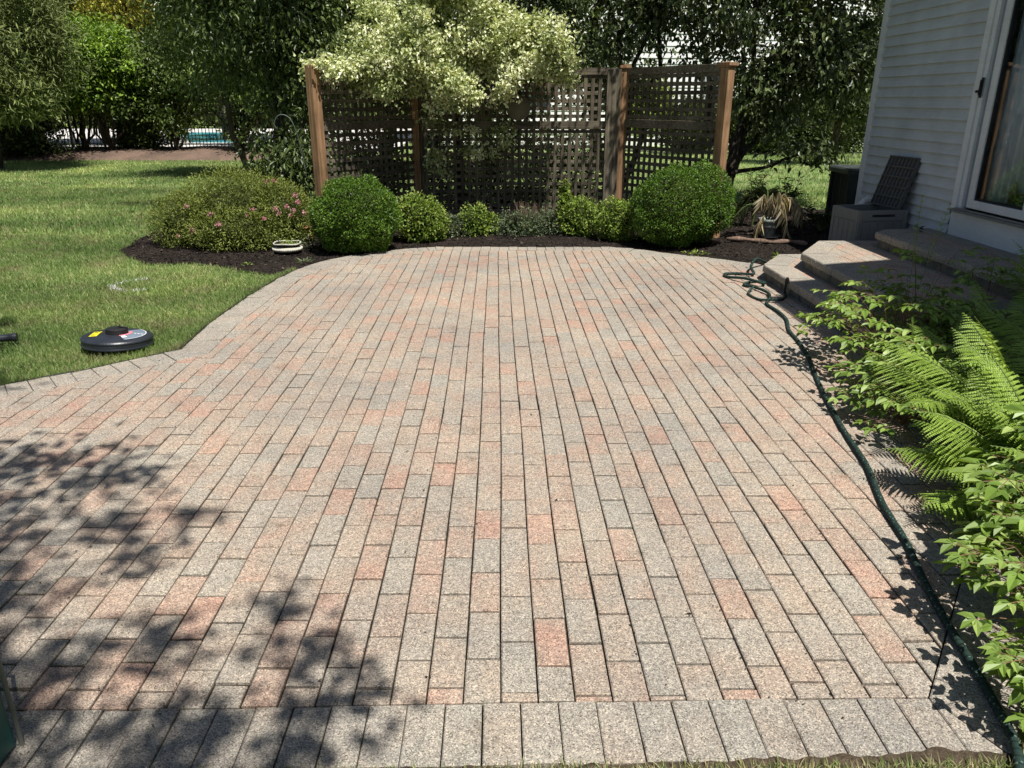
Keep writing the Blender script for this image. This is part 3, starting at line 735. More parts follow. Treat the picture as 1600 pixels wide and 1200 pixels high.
# dryer vent elbow
V_ = MB(); c = Vector((WX-.02, 8.42, .53))
V_.tube([c, c+Vector((-.07,0,0)), c+Vector((-.11,-.01,-.012)), c+Vector((-.14,-.02,-.05)), c+Vector((-.15,-.025,-.085))], [.036,.036,.036,.038,.042], 20)
V_.tube([c+Vector((-.05,0,0)), c+Vector((-.085,0,0))], .042, 20)
hp(V_, 'vent_pipe', M_PVC, smooth=False)

# ---- AC unit
AC = empty('air_conditioner', (4.78, 10.2, 0), 'dark green outdoor air conditioner behind the house corner', 'air conditioner')
def rrect(cx, cy, hx, hy, r, n=6):
    P = []
    for sx, sy, a0 in ((1,1,0), (-1,1,90), (-1,-1,180), (1,-1,270)):
        for k in range(n+1): t = R(a0+90*k/n); P.append((cx+sx*(hx-r)+r*math.cos(t), cy+sy*(hy-r)+r*math.sin(t)))
    return P
def ap(mb, name, mat, **k): o = mb.build(name, mat, AC, **k); return o
mb = MB(); mb.prism(rrect(0, 0, .31, .31, .06), .05, .66); ap(mb, 'coil', M_BLACK2)
mb = MB(); P = rrect(0, 0, .345, .345, .08, 8)
for i in range(0, 200):
    t = i/200*len(P); k = int(t); q = (P[k][0]+(P[(k+1)%len(P)][0]-P[k][0])*(t-k), P[k][1]+(P[(k+1)%len(P)][1]-P[k][1])*(t-k))
    if i % 2 == 0: mb.tube([(q[0], q[1], .05), (q[0], q[1], .67)], .005, 5)
ap(mb, 'guard', M_ACM)
mb = MB(); mb.prism(rrect(0, 0, .37, .37, .09, 8), .66, .73, bev=.02); ap(mb, 'top_rim', M_ACM, smooth=False)
mb = MB(); mb.prism(rrect(0, 0, .37, .37, .09, 8), 0, .06); ap(mb, 'base', M_ACM)
mb = MB()
for k in range(7): mb.lathe([(.05+.04*k, .736), (.054+.04*k, .736)], n=24)
mb.lathe([(.0, .74), (.09, .738), (.09, .73)], n=24); ap(mb, 'fan_grille', M_BLACK2)
mb = MB(); mb.box((-.2, -.352, .3), (-.1, -.349, .52)); mb.box((-.19, -.352, .15), (-.12, -.349, .24)); ap(mb, 'rating_plate', simple('plate', (.28,.27,.25), .5))

# ---- storage box
BX = empty('storage_box', (3.52, 7.53, 0), 'grey plastic storage box with its lid open against the siding', 'storage box', rz=R(8))
w1, d1, h1 = .52, .46, .53
mb = MB(); t_ = .02
mb.box((0,0,.02), (w1,t_,h1)); mb.box((0,d1-t_,.02), (w1,d1,h1)); mb.box((0,t_,.02), (t_,d1-t_,h1)); mb.box((w1-t_,t_,.02), (w1,d1-t_,h1)); mb.box((t_,t_,.02), (w1-t_,d1-t_,.05))
mb.build('body', M_BOXP, BX, bevel=.003)
def panel_grooves():
    mb = MB()
    # raised corner posts and top band so the planks sit back
    for (x0, x1) in ((0,.045), (w1-.045,w1)): mb.box((x0,-.009,.02), (x1,-.001,h1-.002))
    mb.box((.047,-.009,h1-.10), (w1-.047,-.001,h1-.002))
    for k in range(5):
        x = .055+k*.083; mb.box((x,-.006,.04), (x+.077,-.001,h1-.115))
    for (y0, y1) in ((0,.045), (d1-.045,d1)): mb.box((-.009,y0+.002,.02), (-.001,y1-.002,h1-.002))
    mb.box((-.009,.047,h1-.10), (-.001,d1-.047,h1-.002))
    for k in range(4):
        y = .055+k*.089; mb.box((-.006,y,.04), (-.001,y+.083,h1-.115))
    return mb
panel_grooves().build('plank_panel', M_BOXP, BX, bevel=.003)
mb = MB(); mb.box((.14,-.013,h1-.062), (w1-.14,-.0095,h1-.04)); mb.build('handle', M_BLACK2, BX, bevel=.004)
lid = MB(); lw, ld = .5, .46   # hinged on the wall side, leaning on the wall
Mx = Matrix.Translation((w1+.004, 0, h1)) @ Matrix.Rotation(R(-64), 4, 'Y')
Mx = Matrix.Translation((w1-.10, 0, h1+.004)) @ Matrix.Rotation(R(-73), 4, 'Y')
lid.box((0,0,-.012), (lw,ld,0), Mx)
for k in range(6): x = k*(lw-.012)/5; lid.box((x,0,0), (x+.012,ld,.026), Mx)
for k in range(9): y = k*(ld-.008)/8; lid.box((.012,y,0), (lw-.012,y+.008,.018), Mx)
lid.build('lid', M_LIDP, BX)

# ================================================================== TRELLIS
T = empty('trellis_screen', (.25, 10.4, 0), 'weathered lattice screen with cedar posts behind the planting bed', 'trellis')
def tp(mb, name, mat, **k):
    o = mb.build(name, mat, T, **k); o.location = (-.25, -10.4, 0); return o
def post(x, y, h, rz, wd=.10, mat=None, cap=True):
    M_ = Matrix.Translation((x, y, 0)) @ Matrix.Rotation(rz, 4, 'Z')
    mb = MB(); mb.box((-wd/2,-wd/2,-.1), (wd/2,wd/2,h), M_); o = tp(mb, 'post', mat or M_CEDAR, bevel=.006)
    if cap:
        mb = MB(); c_ = wd*.70; mb.box((-c_*.86,-c_*.86,h+.001), (c_*.86,c_*.86,h+.018), M_); mb.box((-c_,-c_,h+.019), (c_,c_,h+.05), M_)
        vs = [M_ @ Vector(v) for v in ((-c_*.8,-c_*.8,h+.051),(c_*.8,-c_*.8,h+.051),(c_*.8,c_*.8,h+.051),(-c_*.8,c_*.8,h+.051),(0,0,h+.062))]
        mb.add(vs, [(0,1,4),(1,2,4),(2,3,4),(3,0,4),(3,2,1,0)]); tp(mb, 'post_cap', M_CEDAR)
LF, LB, RB, RF = (-2.03, 9.15), (-1.05, 10.42), (1.62, 10.45), (2.56, 9.15)
aL = math.atan2(LB[1]-LF[1], LB[0]-LF[0]); aR = math.atan2(RF[1]-RB[1], RF[0]-RB[0])
post(*LF, 1.9, aL, .115, cap=False); post(*LB, 1.88, 0, .10, cap=False); post(*RB, 1.9, 0, .10); post(*RF, 1.88, aR, .115)
def panel(A, B, z0, z1, zm, front_h, p=.0935, sw=.042):
    A = Vector((*A, 0)); B = Vector((*B, 0)); d = B-A; L = d.length; M_ = Matrix.Translation(A) @ Matrix.Rotation(math.atan2(d.y, d.x), 4, 'Z')
    for q0, q1 in (((.0,-.026,z1-.085), (L,.012,z1)), ((0,-.030,zm-.05), (L,.012,zm+.05)), ((0,-.026,z0), (L,.012,z0+.09))):
        fr = MB(); fr.box(q0, q1, M_, .6); tp(fr, 'rail', M_GREYH, bevel=.003)
    r_ = random.Random(int(L*1000)); hs = MB(); vs_ = MB()
    yh = (-.011, -.002) if front_h else (0, .009); yv = (0, .009) if front_h else (-.011, -.002)
    z = z0+.12
    while z < z1-.1:
        if abs(z+.02-zm) > .07:
            j = r_.uniform(-.002, .002); hs.box((.01, yh[0]+j, z), (L-.01, yh[1]+j, z+sw+r_.uniform(-.002,.002)), M_, r_.random())
        z += p
    x = .05
    while x < L-.05:
        j = r_.uniform(-.002, .002); vs_.box((x, yv[0]+j, z0+.02), (x+sw, yv[1]+j, z1-.02), M_, r_.random()); x += p
    tp(hs, 'horizontal_slats', M_GREYH); tp(vs_, 'vertical_slats', M_GREYV)
panel((LF[0]+.03, LF[1]+.04), (LB[0]-.03, LB[1]-.05), .08, 1.92, 1.26, True)
panel((LB[0]+.05, LB[1]+.02), (RB[0]-.05, RB[1]-.0), .08, 1.92, 1.235, False)
panel((RB[0]+.04, RB[1]-.04), (RF[0]-.03, RF[1]+.05), .08, 1.92, 1.26, True)
mb = MB(); mb.box((RB[0]-.23, RB[1]-.09, -.05), (RB[0]-.055, RB[1]-.055, 1.9), None, .8); tp(mb, 'corner_board', M_GREYV, bevel=.004); mb = MB(); mb.box((LB[0]+.055, LB[1]-.03, -.05), (LB[0]+.1, LB[1]+.0, 1.85), None, .2)
tp(mb, 'corner_board', M_GREYV, bevel=.004)
mb = MB(); mb.lathe([(0,-.012),(.13,-.012),(.15,-.004),(.155,.01),(.15,.02),(0,.02)], (.27, 10.33, 1.45), 36, Matrix.Rotation(R(90), 4, 'X'))
tag(mb.build('wall_plaque', simple('weathered_stone', (.14,.13,.1), .9, .1), smooth=True), 'round weathered plaque hanging on the middle lattice panel', 'plaque')

# ================================================================== PLANTS
def mound(name, label, cat, lumps, mat, n, L, W, seed, group=None, core=.8, shellin=.86, droop=.0, upb=.5, bumps=.07, parent_extra=None, stems=True, coremat=None):
    """clipped or loose shrub: leaf skin over lumpy ellipsoids, added solid dark core"""
    rg = np.random.default_rng(seed); c0 = lumps[0][0]
    root = empty(name, (c0[0], c0[1], 0), label, cat, group)
    lv = Leaves(); cm = MB(); tot = sum(l[1][0]*l[1][2] for l in lumps)
    for c, r in lumps:
        k = int(n*r[0]*r[2]/tot); d = nrmz(rg.normal(size=(k, 3)))
        nz = np.array([mnoise.noise(Vector(x)*2.6+Vector((seed, 0, 0)))*2*bumps+mnoise.noise(Vector(x)*8+Vector((0, seed, 0)))*bumps for x in d])
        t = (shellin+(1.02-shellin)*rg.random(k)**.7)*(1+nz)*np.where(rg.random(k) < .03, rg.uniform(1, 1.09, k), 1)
        P = np.array(c)+d*np.array(r)*t[:, None]
        ok = P[:, 2] > .015
        for c2, r2_ in lumps:
            if c2 is not c: ok &= (np.sum(((P-np.array(c2))/(np.array(r2_)*.6))**2, 1) > 1)
        P = P[ok]; d = d[ok]; k = len(P)
        D = d*.8+rg.normal(size=(k, 3))*.7+np.array([0,0,.25-droop]); Nn = np.array([0,0,upb])+d*.6+rg.normal(size=(k, 3))*.5
        l = L*rg.uniform(.65, 1.3, k)
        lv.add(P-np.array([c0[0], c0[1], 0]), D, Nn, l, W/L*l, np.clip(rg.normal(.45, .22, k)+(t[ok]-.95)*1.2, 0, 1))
        # solid dark core added to block the view through the leaves
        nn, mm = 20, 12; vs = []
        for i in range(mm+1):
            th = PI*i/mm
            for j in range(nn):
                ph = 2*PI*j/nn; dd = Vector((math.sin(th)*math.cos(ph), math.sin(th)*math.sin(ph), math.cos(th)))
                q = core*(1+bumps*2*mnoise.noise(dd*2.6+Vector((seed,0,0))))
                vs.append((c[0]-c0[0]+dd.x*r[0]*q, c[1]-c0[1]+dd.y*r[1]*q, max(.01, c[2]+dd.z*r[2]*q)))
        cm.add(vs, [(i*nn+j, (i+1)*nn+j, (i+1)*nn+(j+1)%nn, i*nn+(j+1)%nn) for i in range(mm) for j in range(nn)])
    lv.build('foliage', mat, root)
    if core > 0: cm.build('core_fill', coremat or M_CORE, root, smooth=True)
    if stems:
        sm = MB()
        for k in range(5):
            a = rg.uniform(0, 2*PI); sm.tube([(math.cos(a)*.03, math.sin(a)*.03, -.02), (math.cos(a)*.12, math.sin(a)*.1, .12), (math.cos(a)*.2, math.sin(a)*.2, .25)], [.014,.011,.008], 6)
        sm.build('stem', M_BARK, root)
    return root
GB = 'clipped boxwood balls on the edge of the patio'
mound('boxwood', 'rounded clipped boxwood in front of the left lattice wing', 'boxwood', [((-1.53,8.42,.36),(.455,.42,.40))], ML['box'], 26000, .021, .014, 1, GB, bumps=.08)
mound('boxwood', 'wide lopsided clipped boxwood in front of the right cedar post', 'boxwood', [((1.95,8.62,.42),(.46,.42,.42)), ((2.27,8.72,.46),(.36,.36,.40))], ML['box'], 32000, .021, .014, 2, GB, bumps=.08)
GG = 'small golden shrubs in the bed before the lattice'
mound('golden_shrub', 'tallest golden shrub touching the left boxwood', 'shrub', [((-.91,8.95,.24),(.27,.24,.28)), ((-.78,9.0,.2),(.19,.2,.24))], ML['golden'], 6500, .03, .02, 3, GG, bumps=.14, shellin=.7, core=.7)
mound('golden_shrub', 'low dark golden shrub midway along the bed before the lattice', 'shrub', [((-.29,9.3,.16),(.2,.18,.2)), ((-.12,9.35,.12),(.14,.14,.14))], ML['golden'], 2800, .028, .018, 4, GG, bumps=.2, shellin=.6, core=.62)
mound('golden_shrub', 'golden shrub with a tall shoot climbing the lattice', 'shrub', [((.98,9.3,.2),(.24,.22,.24)), ((.83,9.35,.3),(.11,.11,.2)), ((.80,9.4,.5),(.06,.06,.14))], ML['golden'], 4600, .03, .02, 5, GG, bumps=.18, shellin=.65, core=.6)
mound('golden_shrub', 'golden shrub touching the right boxwood', 'shrub', [((1.38,8.98,.22),(.25,.22,.25))], ML['golden'], 4600, .028, .018, 6, GG, bumps=.12, shellin=.7, core=.7)
GJ = 'low grey green shrubs in the bed before the lattice'
mound('grey_shrub', 'low grey green shrub between the two left golden shrubs', 'shrub', [((-.56,9.25,.1),(.22,.2,.17))], ML['grey'], 2600, .025, .013, 7, GJ, bumps=.22, shellin=.5, core=.6)
mound('grey_shrub', 'grey green shrub growing round the dead brown twigs', 'shrub', [((.28,9.35,.1),(.33,.25,.2))], ML['grey'], 4200, .025, .013, 8, GJ, bumps=.22, shellin=.5, core=.55)
mound('grey_shrub', 'low grey green shrub just left of the golden shrub with a tall shoot', 'shrub', [((.6,9.4,.12),(.2,.2,.17))], ML['grey'], 2600, .025, .013, 9, GJ, bumps=.22, shellin=.5, core=.6)
# dead twigs
mb = MB(); rg = np.random.default_rng(4)
for k in range(120):
    a = rg.uniform(0, 2*PI); b = Vector((.38+rg.normal()*.09, 9.42+rg.normal()*.05, .12)); d = Vector((math.cos(a)*.35, math.sin(a)*.25, 1)).normalized()*rg.uniform(.12, .3)
    mb.tube([b, b+d*.5+Vector(rg.normal(size=3))*.01, b+d], [.002,.0016,.001], 3, False)
tag(mb.build('dead_twigs', M_TWIG), 'bare brown twigs sticking up from the low shrub before the lattice', 'twigs')
# flowering spirea
sp = mound('spirea_bush', 'broad olive green spirea bush dotted with pink flowers beside the lawn', 'bush',
   [((-2.95,9.0,.33),(.72,.55,.50)), ((-3.5,8.85,.22),(.42,.40,.36)), ((-2.45,8.85,.28),(.36,.4,.42)), ((-2.85,8.55,.18),(.55,.3,.27))], ML['spirea'], 46000, .03, .011, 12, bumps=.13, shellin=.62, core=.6)
rg = np.random.default_rng(9)
fl = [(-3.37,8.55,.44),(-3.08,8.45,.37),(-2.52,8.72,.68),(-2.44,8.7,.70),(-2.62,8.42,.42),(-2.28,8.52,.44),(-2.2,8.62,.55),(-2.17,8.6,.48),(-2.5,8.4,.33),(-2.96,8.3,.28),(-3.45,8.42,.14),(-2.12,8.6,.36),(-2.35,8.45,.38),(-2.68,8.4,.36),(-3.3,8.45,.2),(-2.25,8.55,.34),(-2.4,8.5,.42),(-2.2,8.5,.4)]
for i, f in enumerate(fl):
    k = int(rg.integers(20, 70)); P = np.array(f)+rg.normal(size=(k, 3))*.010-np.array([-2.95, 9.0, 0])+np.array([0,-.03,.02])
    lv = Leaves(); lv.add(P, rg.normal(size=(k, 3))+np.array([0,-.3,.5]), rg.normal(size=(k, 3)), .018, .014, rg.random(k))
    lv.build('flower_head', ML['pink'], sp)
# strap-leaved clump behind it
lv = None; mb = MB(); rg = np.random.default_rng(14); IR = empty('iris_clump', (-3.6, 9.6, 0), 'clump of arching strap leaves behind the spirea bush', 'perennial')
for k in range(85):
    a = rg.uniform(0, 2*PI); h = rg.uniform(.45, .85); s = rg.uniform(.1, .55); b = np.array([rg.normal()*.13+.1, rg.normal()*.08, 0]); P = []; w0 = .009
    for i in range(7):
        t = i/6; P.append(b+np.array([math.cos(a)*s*t**1.6, math.sin(a)*s*t**1.6, h*(t-.32*t*t*(1+s))]))
    sd = np.array([-math.sin(a), math.cos(a), 0]); vs = []
    for i, p in enumerate(P): q = w0*(1-(i/6)**2)+.0008; vs += [tuple(p-sd*q), tuple(p+sd*q)]
    mb.add(vs, [(2*i, 2*i+1, 2*i+3, 2*i+2) for i in range(6)], float(rg.random()))
mb.build('leaves', ML['iris'], IR)

# ---- trees
def tree(name, label, cat, base, trunk, crowns, mat, L, W, seed, per=40, cr=.22, droop=.3, upb=.8, group=None, six=False, n_branch=26, bmat=None, flat=.7, rad=.07, forks=5, shell=.4, bumps=.3, zmin=None, gap=None, core=0, bendy=None, spread=1.0):
    """trunk: list of limb polylines end points; crowns: list of (centre, radii, clump count)"""
    rg = np.random.default_rng(seed); b = np.array(base, float)
    root = empty(name, tuple(base), label, cat, group)
    tb = MB(); lv = Leaves(); allc = []
    tips = []
    for tp_ in trunk:
        P = limb(tb, (tp_[0][0]-b[0], tp_[0][1]-b[1], tp_[0][2]), (tp_[1][0]-b[0], tp_[1][1]-b[1], tp_[1][2]), tp_[2], tp_[3], rg, tp_[4] if len(tp_) > 4 else .05, 9, 9)
        tips += [np.array(p) for p in P[4:]]
    for c, r, n in crowns:
        C, O = clumps(rg, np.array(c)-np.array([b[0], b[1], 0]), r, n, shell, bumps, zmin, seed)
        if gap is not None:
            g = np.array([mnoise.noise(Vector(x)*gap[0]+Vector((seed, 3, 0))) for x in C]); k = g > gap[1]; C = C[k]; O = O[k]
        fill(lv, rg, C, O, per, cr, L, W, droop, upb, flat, spread)
        allc.append(C)
    C = np.vstack(allc); tips = np.array(tips)
    for i in rg.choice(len(C), min(n_branch, len(C)), False):
        d = np.linalg.norm(tips-C[i], axis=1); j = np.argsort(d)[rg.integers(0, 2)]
        limb(tb, tips[j], C[i], rad*.28, rad*.07, rg, .08, 6, 5)
    tb.build('trunk', bmat or M_BARK, root); lv.build('crown', mat, root, six=six)
    return root
# the creamy variegated tree leaning over the lattice
tree('variegated_tree', 'cream and green variegated tree spilling over the lattice screen', 'tree', (-.55, 10.75, 0),
  [((-.55,10.75,0),(-.6,10.5,2.1),.06,.04), ((-.6,10.5,1.7),(-1.6,10.2,2.2),.035,.015), ((-.6,10.5,1.8),(.5,10.3,2.4),.04,.015), ((-.6,10.5,2.0),(-.5,10.0,3.1),.04,.012)],
  [((-.62,9.95,2.42),(.82,.6,.55),300), ((.15,9.9,2.1),(.72,.5,.40),230), ((-1.35,9.6,1.95),(.45,.4,.17),100), ((-.9,9.65,1.78),(.62,.4,.2),130), ((-.2,9.7,1.7),(.35,.3,.16),50), ((-1.85,9.3,1.86),(.25,.25,.10),34), ((.66,9.85,1.88),(.25,.25,.2),50), ((-.45,10.1,3.0),(.5,.5,.4),120), ((-1.3,9.7,2.2),(.35,.35,.18),40),
   ((-1.45,9.62,1.68),(.25,.1,.1),14), ((-1.2,9.6,1.58),(.12,.1,.09),8), ((-.6,9.6,1.5),(.2,.1,.08),12),
   ((-.75,10.28,1.05),(.12,.05,.5),9), ((-.35,10.28,1.0),(.3,.05,.3),7), ((.05,10.28,1.12),(.3,.05,.08),6)],
  ML['varieg'], .047, .03, 21, per=62, cr=.11, droop=.25, upb=.6, shell=.55, bumps=.34, gap=(2.6,-.16), flat=.8)
# sparse vine shoots of the same tree behind/before the middle lattice
# left cherry-like tree
tree('cherry_tree', 'dark drooping cherry tree just left of the lattice screen', 'tree', (-2.95, 11.7, 0),
  [((-2.95,11.7,0),(-3.15,11.9,1.3),.075,.06,.02), ((-3.15,11.9,1.2),(-4.3,12.3,3.0),.05,.02,-.05), ((-3.05,11.8,.8),(-2.8,12.1,3.4),.045,.02,.03), ((-3.15,11.9,1.1),(-3.3,11.8,3.4),.05,.02), ((-2.95,11.7,.1),(-2.55,11.6,1.6),.035,.02)],
  [((-3.2,10.9,4.7),(1.7,1.2,.8),190), ((-3.5,12.0,2.7),(1.15,.9,1.0),330), ((-2.75,11.8,2.0),(.62,.6,1.25),230), ((-3.9,12.0,2.0),(.7,.6,.42),90), ((-2.75,11.5,.95),(.55,.45,.6),110), ((-3.3,11.8,.8),(.42,.4,.25),34)],
  ML['cherry'], .088, .036, 22, per=34, cr=.26, droop=.75, upb=.5, six=True, shell=.2, n_branch=60, gap=(1.3,-.22))
# dogwood behind the right of the lattice
tree('dogwood_tree', 'large leaved dogwood rising behind the right lattice wing', 'tree', (3.45, 12.0, 0),
  [((3.45,12.0,0),(3.6,12.1,1.0),.10,.07), ((3.5,12.05,.4),(2.9,12.3,3.2),.05,.025), ((3.55,12.1,.6),(4.5,12.3,1.9),.05,.02,-.08), ((3.6,12.1,.9),(3.7,12.2,3.4),.06,.02), ((3.5,12.0,.2),(3.3,12.1,3.0),.045,.02), ((3.55,12.0,.5),(4.7,11.6,.95),.035,.012,-.03), ((3.6,12.1,.9),(5.2,12.6,3.1),.045,.015)],
  [((4.0,10.9,4.9),(2.4,1.3,.9),230), ((2.3,9.5,4.1),(1.5,.7,.5),60), ((3.3,12.2,3.0),(1.3,.9,.9),240), ((4.6,12.2,2.5),(1.0,.9,1.0),220), ((3.9,12.1,1.9),(.7,.7,.7),90), ((4.2,11.9,1.4),(.5,.4,.2),24), ((5.3,12.6,2.9),(.8,.7,.8),110), ((4.9,12.1,2.0),(.65,.6,.45),90), ((4.5,11.6,.85),(.35,.25,.08),18)],
  ML['dog'], .092, .046, 23, per=32, cr=.25, droop=.8, upb=.55, six=True, shell=.25, n_branch=70, gap=(1.5,-.19))
tree('dogwood_tree', 'many stemmed dogwood directly behind the middle of the lattice', 'tree', (1.9, 12.6, 0),
  [((1.9,12.6,0),(1.5,12.8,3.4),.05,.025), ((1.9,12.6,0),(2.15,12.8,3.3),.05,.02), ((1.95,12.6,0),(2.7,12.9,3.2),.045,.02), ((1.85,12.6,0),(1.0,12.7,3.1),.04,.018)],
  [((1.6,11.4,4.8),(1.9,1.2,.8),170), ((1.3,12.7,2.9),(1.2,.8,.8),230), ((.3,12.5,2.7),(.9,.7,.7),130), ((2.3,12.8,3.1),(.9,.7,.7),130), ((1.6,12.9,1.9),(1.3,.6,.5),60)],
  ML['dog'], .086, .042, 24, per=30, cr=.24, droop=.7, upb=.55, six=True, shell=.25, n_branch=60, gap=(1.3,-.12))
# left background trees
tree('cypress_tree', 'feathery olive cypress at the left end of the lawn', 'conifer', (-12.0, 19.3, 0),
  [((-12,19.3,0),(-12,19.3,7),.14,.04)], [((-11.9,19.2,3.9),(2.1,1.9,3.0),520), ((-10.4,18.9,3.0),(.8,.7,1.3),120), ((-11.4,18.5,1.9),(1.4,.8,.8),150), ((-13.9,19.2,3.2),(1.8,1.5,2.6),200)],
  ML['conifer'], .15, .03, 25, per=60, cr=.3, droop=.25, upb=.4, shell=.55, n_branch=20, bumps=.2)
GT = 'multi stemmed shrubs in front of the pool fence'
def shrubtree(label, x, y, crowns, mat, seed, L=.11, W=.055, per=34, cr=.3, stems=9, spread=.75, h=1.7, droop=.15):
    rg = np.random.default_rng(seed+100)
    tr = [((x+rg.normal()*.05, y, .1), (x+rg.normal()*spread*.6, y+rg.normal()*.25, h*rg.uniform(.8, 1.2)), .035, .015, rg.uniform(-.06, .06)) for k in range(stems)]
    return tree('shrub_tree', label, 'shrub', (x, y, 0), tr, crowns, mat, L, W, seed, per=per, cr=cr, droop=droop, upb=.9, group=GT, shell=.3, n_branch=30, rad=.06, flat=.5)
shrubtree('dark multi stemmed shrub beneath the cypress at the far left', -13.2, 22.9, [((-13.2,23,2.2),(1.5,1.0,1.1),170), ((-13.0,22.8,1.1),(.9,.6,.4),50)], ML['dark'], 31)
shrubtree('bright topped flat shrub tree at the left of the pool fence', -11.7, 22.9, [((-11.2,23.0,2.55),(1.5,1.0,1.0),420), ((-11.3,22.8,1.7),(1.3,.7,.4),110)], ML['lime'], 32, L=.11, W=.055, per=46)
shrubtree('bare stemmed shrub beside the dark evergreen, stems fanning out over the berm', -10.9, 22.9, [((-9.9,23.3,2.4),(1.0,.9,.9),170), ((-10.6,23,1.45),(.8,.6,.35),60)], ML['mid'], 33)
shrubtree('fan shaped dark shrub standing just left of the blue pool water', -9.05, 22.8, [((-8.6,23.1,2.4),(1.1,.9,.9),190), ((-9.1,22.9,1.35),(.5,.5,.45),55), ((-9.05,22.8,.8),(.3,.3,.3),18)], ML['mid'], 34)
shrubtree('leafy shrub hiding the fence just right of the pool water', -7.15, 22.7, [((-6.8,23.0,2.4),(1.1,.9,.9),190), ((-6.9,22.8,1.3),(.4,.4,.4),40), ((-7.15,22.7,.75),(.3,.3,.3),20)], ML['dark'], 35)
tree('leafy_tree', 'mid green leafy tree between the bright shrub tree and the cherry', 'tree', (-6.4, 17.2, 0),
  [((-5.3,17.2,0),(-5.6,17.2,1.7),.07,.05), ((-5.6,17.2,1.6),(-7.0,17,3.6),.05,.02), ((-5.6,17.2,1.6),(-5.6,17.2,4.2),.05,.02)],
  [((-5.6,15.8,5.6),(1.5,1.2,.9),120), ((-5.9,17.1,3.3),(1.05,1.0,1.45),430), ((-5.0,17.0,2.5),(.75,.8,1.1),180)], ML['mid'], .085, .042, 36, per=44, cr=.28, droop=.5, shell=.4, six=False, gap=(1.1,-.25))
tree('yellow_tree', 'golden yellow tree showing above the bright shrub tree', 'tree', (-12.4, 28.5, 0), [((-12.4,28.5,0),(-12.4,28.5,5),.12,.05)],
  [((-12.5,28.3,5.0),(1.5,1.2,1.3),200)], ML['yellow'], .13, .07, 37, per=40, cr=.35, droop=.6, gap=(.9,-.15))
# dark background trees that close the view
def bigtree(label, x, y, r, z, seed, mat='dark', n=300, L=.17, group='dense trees behind the garden'):
    tree('shade_tree', label, 'tree', (x, y, 0), [((x,y,0),(x,y,z),.16,.08), ((x,y,z*.5),(x+r*.5,y,z*1.1),.07,.03), ((x,y,z*.5),(x-r*.5,y,z*1.1),.07,.03)],
      [((x,y,z),(r,r*.7,z*.72),n)], ML[mat], L, L*.5, seed, per=60, cr=.55, droop=.3, group=group, shell=.5, n_branch=16, bumps=.15)
bigtree('dense tree at the far left behind the cypress', -17.5, 27, 4.0, 3.6, 41)
bigtree('dense tree between the cypress and the yellow tree', -14.6, 30.5, 2.4, 4.8, 47, 'mid', 240)
bigtree('dense tree behind the yellow tree', -11.0, 33, 4.2, 5.6, 42, 'dark', 330)
bigtree('dense tree above the pool, left of the cherry', -6.3, 27.5, 2.6, 4.5, 43, 'mid', 330)
bigtree('dense tree behind the cherry and the left lattice wing', -2.7, 19, 2.0, 3.3, 44, 'dark', 300, .13)
bigtree('dense tree behind the variegated tree', -.2, 17, 2.0, 3.6, 45, 'dark', 300, .12)
bigtree('dense tree behind the middle of the lattice', 2.4, 19, 1.8, 4.2, 46, 'dark', 160, .13)
mound('dark_shrub', 'dark shrub showing through the lower middle lattice', 'shrub', [((.2,11.3,.55),(.8,.35,.75)), ((-.7,11.4,.6),(.5,.35,.8)), ((1.1,11.5,.55),(.45,.3,.7))], ML['dark'], 8000, .07, .035, 55, bumps=.3, shellin=.4, core=0)
mound('dark_shrub', 'dark shrub showing through the left lattice wing', 'shrub', [((-1.75,10.9,.6),(.5,.4,.75))], ML['dark'], 3000, .07, .035, 56, bumps=.3, shellin=.4, core=0)
mound('dark_shrub', 'low dark shrub in the far left corner of the lawn', 'shrub', [((-13.0,22.2,.5),(1.3,.6,.8)), ((-15,22.5,.8),(1.5,.8,1.3))], ML['dark'], 7000, .10, .05, 57, bumps=.3, shellin=.5, core=.5)
mound('dark_shrub', 'dark rounded evergreen against the fence left of the pool water', 'shrub', [((-10.0,23.2,.8),(.62,.4,.85)), ((-10.6,23.2,.6),(.35,.3,.6))], ML['dark'], 3600, .09, .045, 58, bumps=.25, shellin=.5, core=.6)
# right background hedge and shrubs
mound('dark_hedge', 'dark rounded hedge at the far side of the lawn beside the house', 'hedge', [((8.0,24.6,.9),(1.4,.8,1.25)), ((10.2,24.8,.9),(1.6,.8,1.3)), ((12.6,24.9,1.0),(1.4,.8,1.2)), ((6.0,24.8,.7),(1.1,.7,.95))], ML['dark'], 22000, .10, .05, 51, bumps=.15, shellin=.7, stems=False)
mound('yellow_green_shrub', 'sunlit yellow green shrub in front of the white house', 'shrub', [((10.2,26.6,2.1),(1.1,.7,1.0)), ((11.8,26.7,2.2),(1.1,.7,1.1))], ML['yg'], 7000, .13, .08, 52, bumps=.2, shellin=.6)
mound('yellow_green_shrub', 'smaller yellow green shrub showing through the right lattice wing', 'shrub', [((5.0,26.6,1.3),(.8,.6,.9))], ML['yg'], 2200, .13, .08, 59, bumps=.2, shellin=.6)
tree('shade_tree', 'dark tree between the dogwood and the house corner', 'tree', (8.6, 20.5, 0), [((8.6,20.5,0),(8.6,20.5,3.5),.10,.05)],
     [((7.4,20.4,1.9),(1.3,.8,.8),130), ((9.0,20.4,1.7),(1.0,.7,.75),90)], ML['dark'], .12, .06, 53, per=36, cr=.3, droop=.5, group='dense trees behind the garden', gap=(.9,-.1))
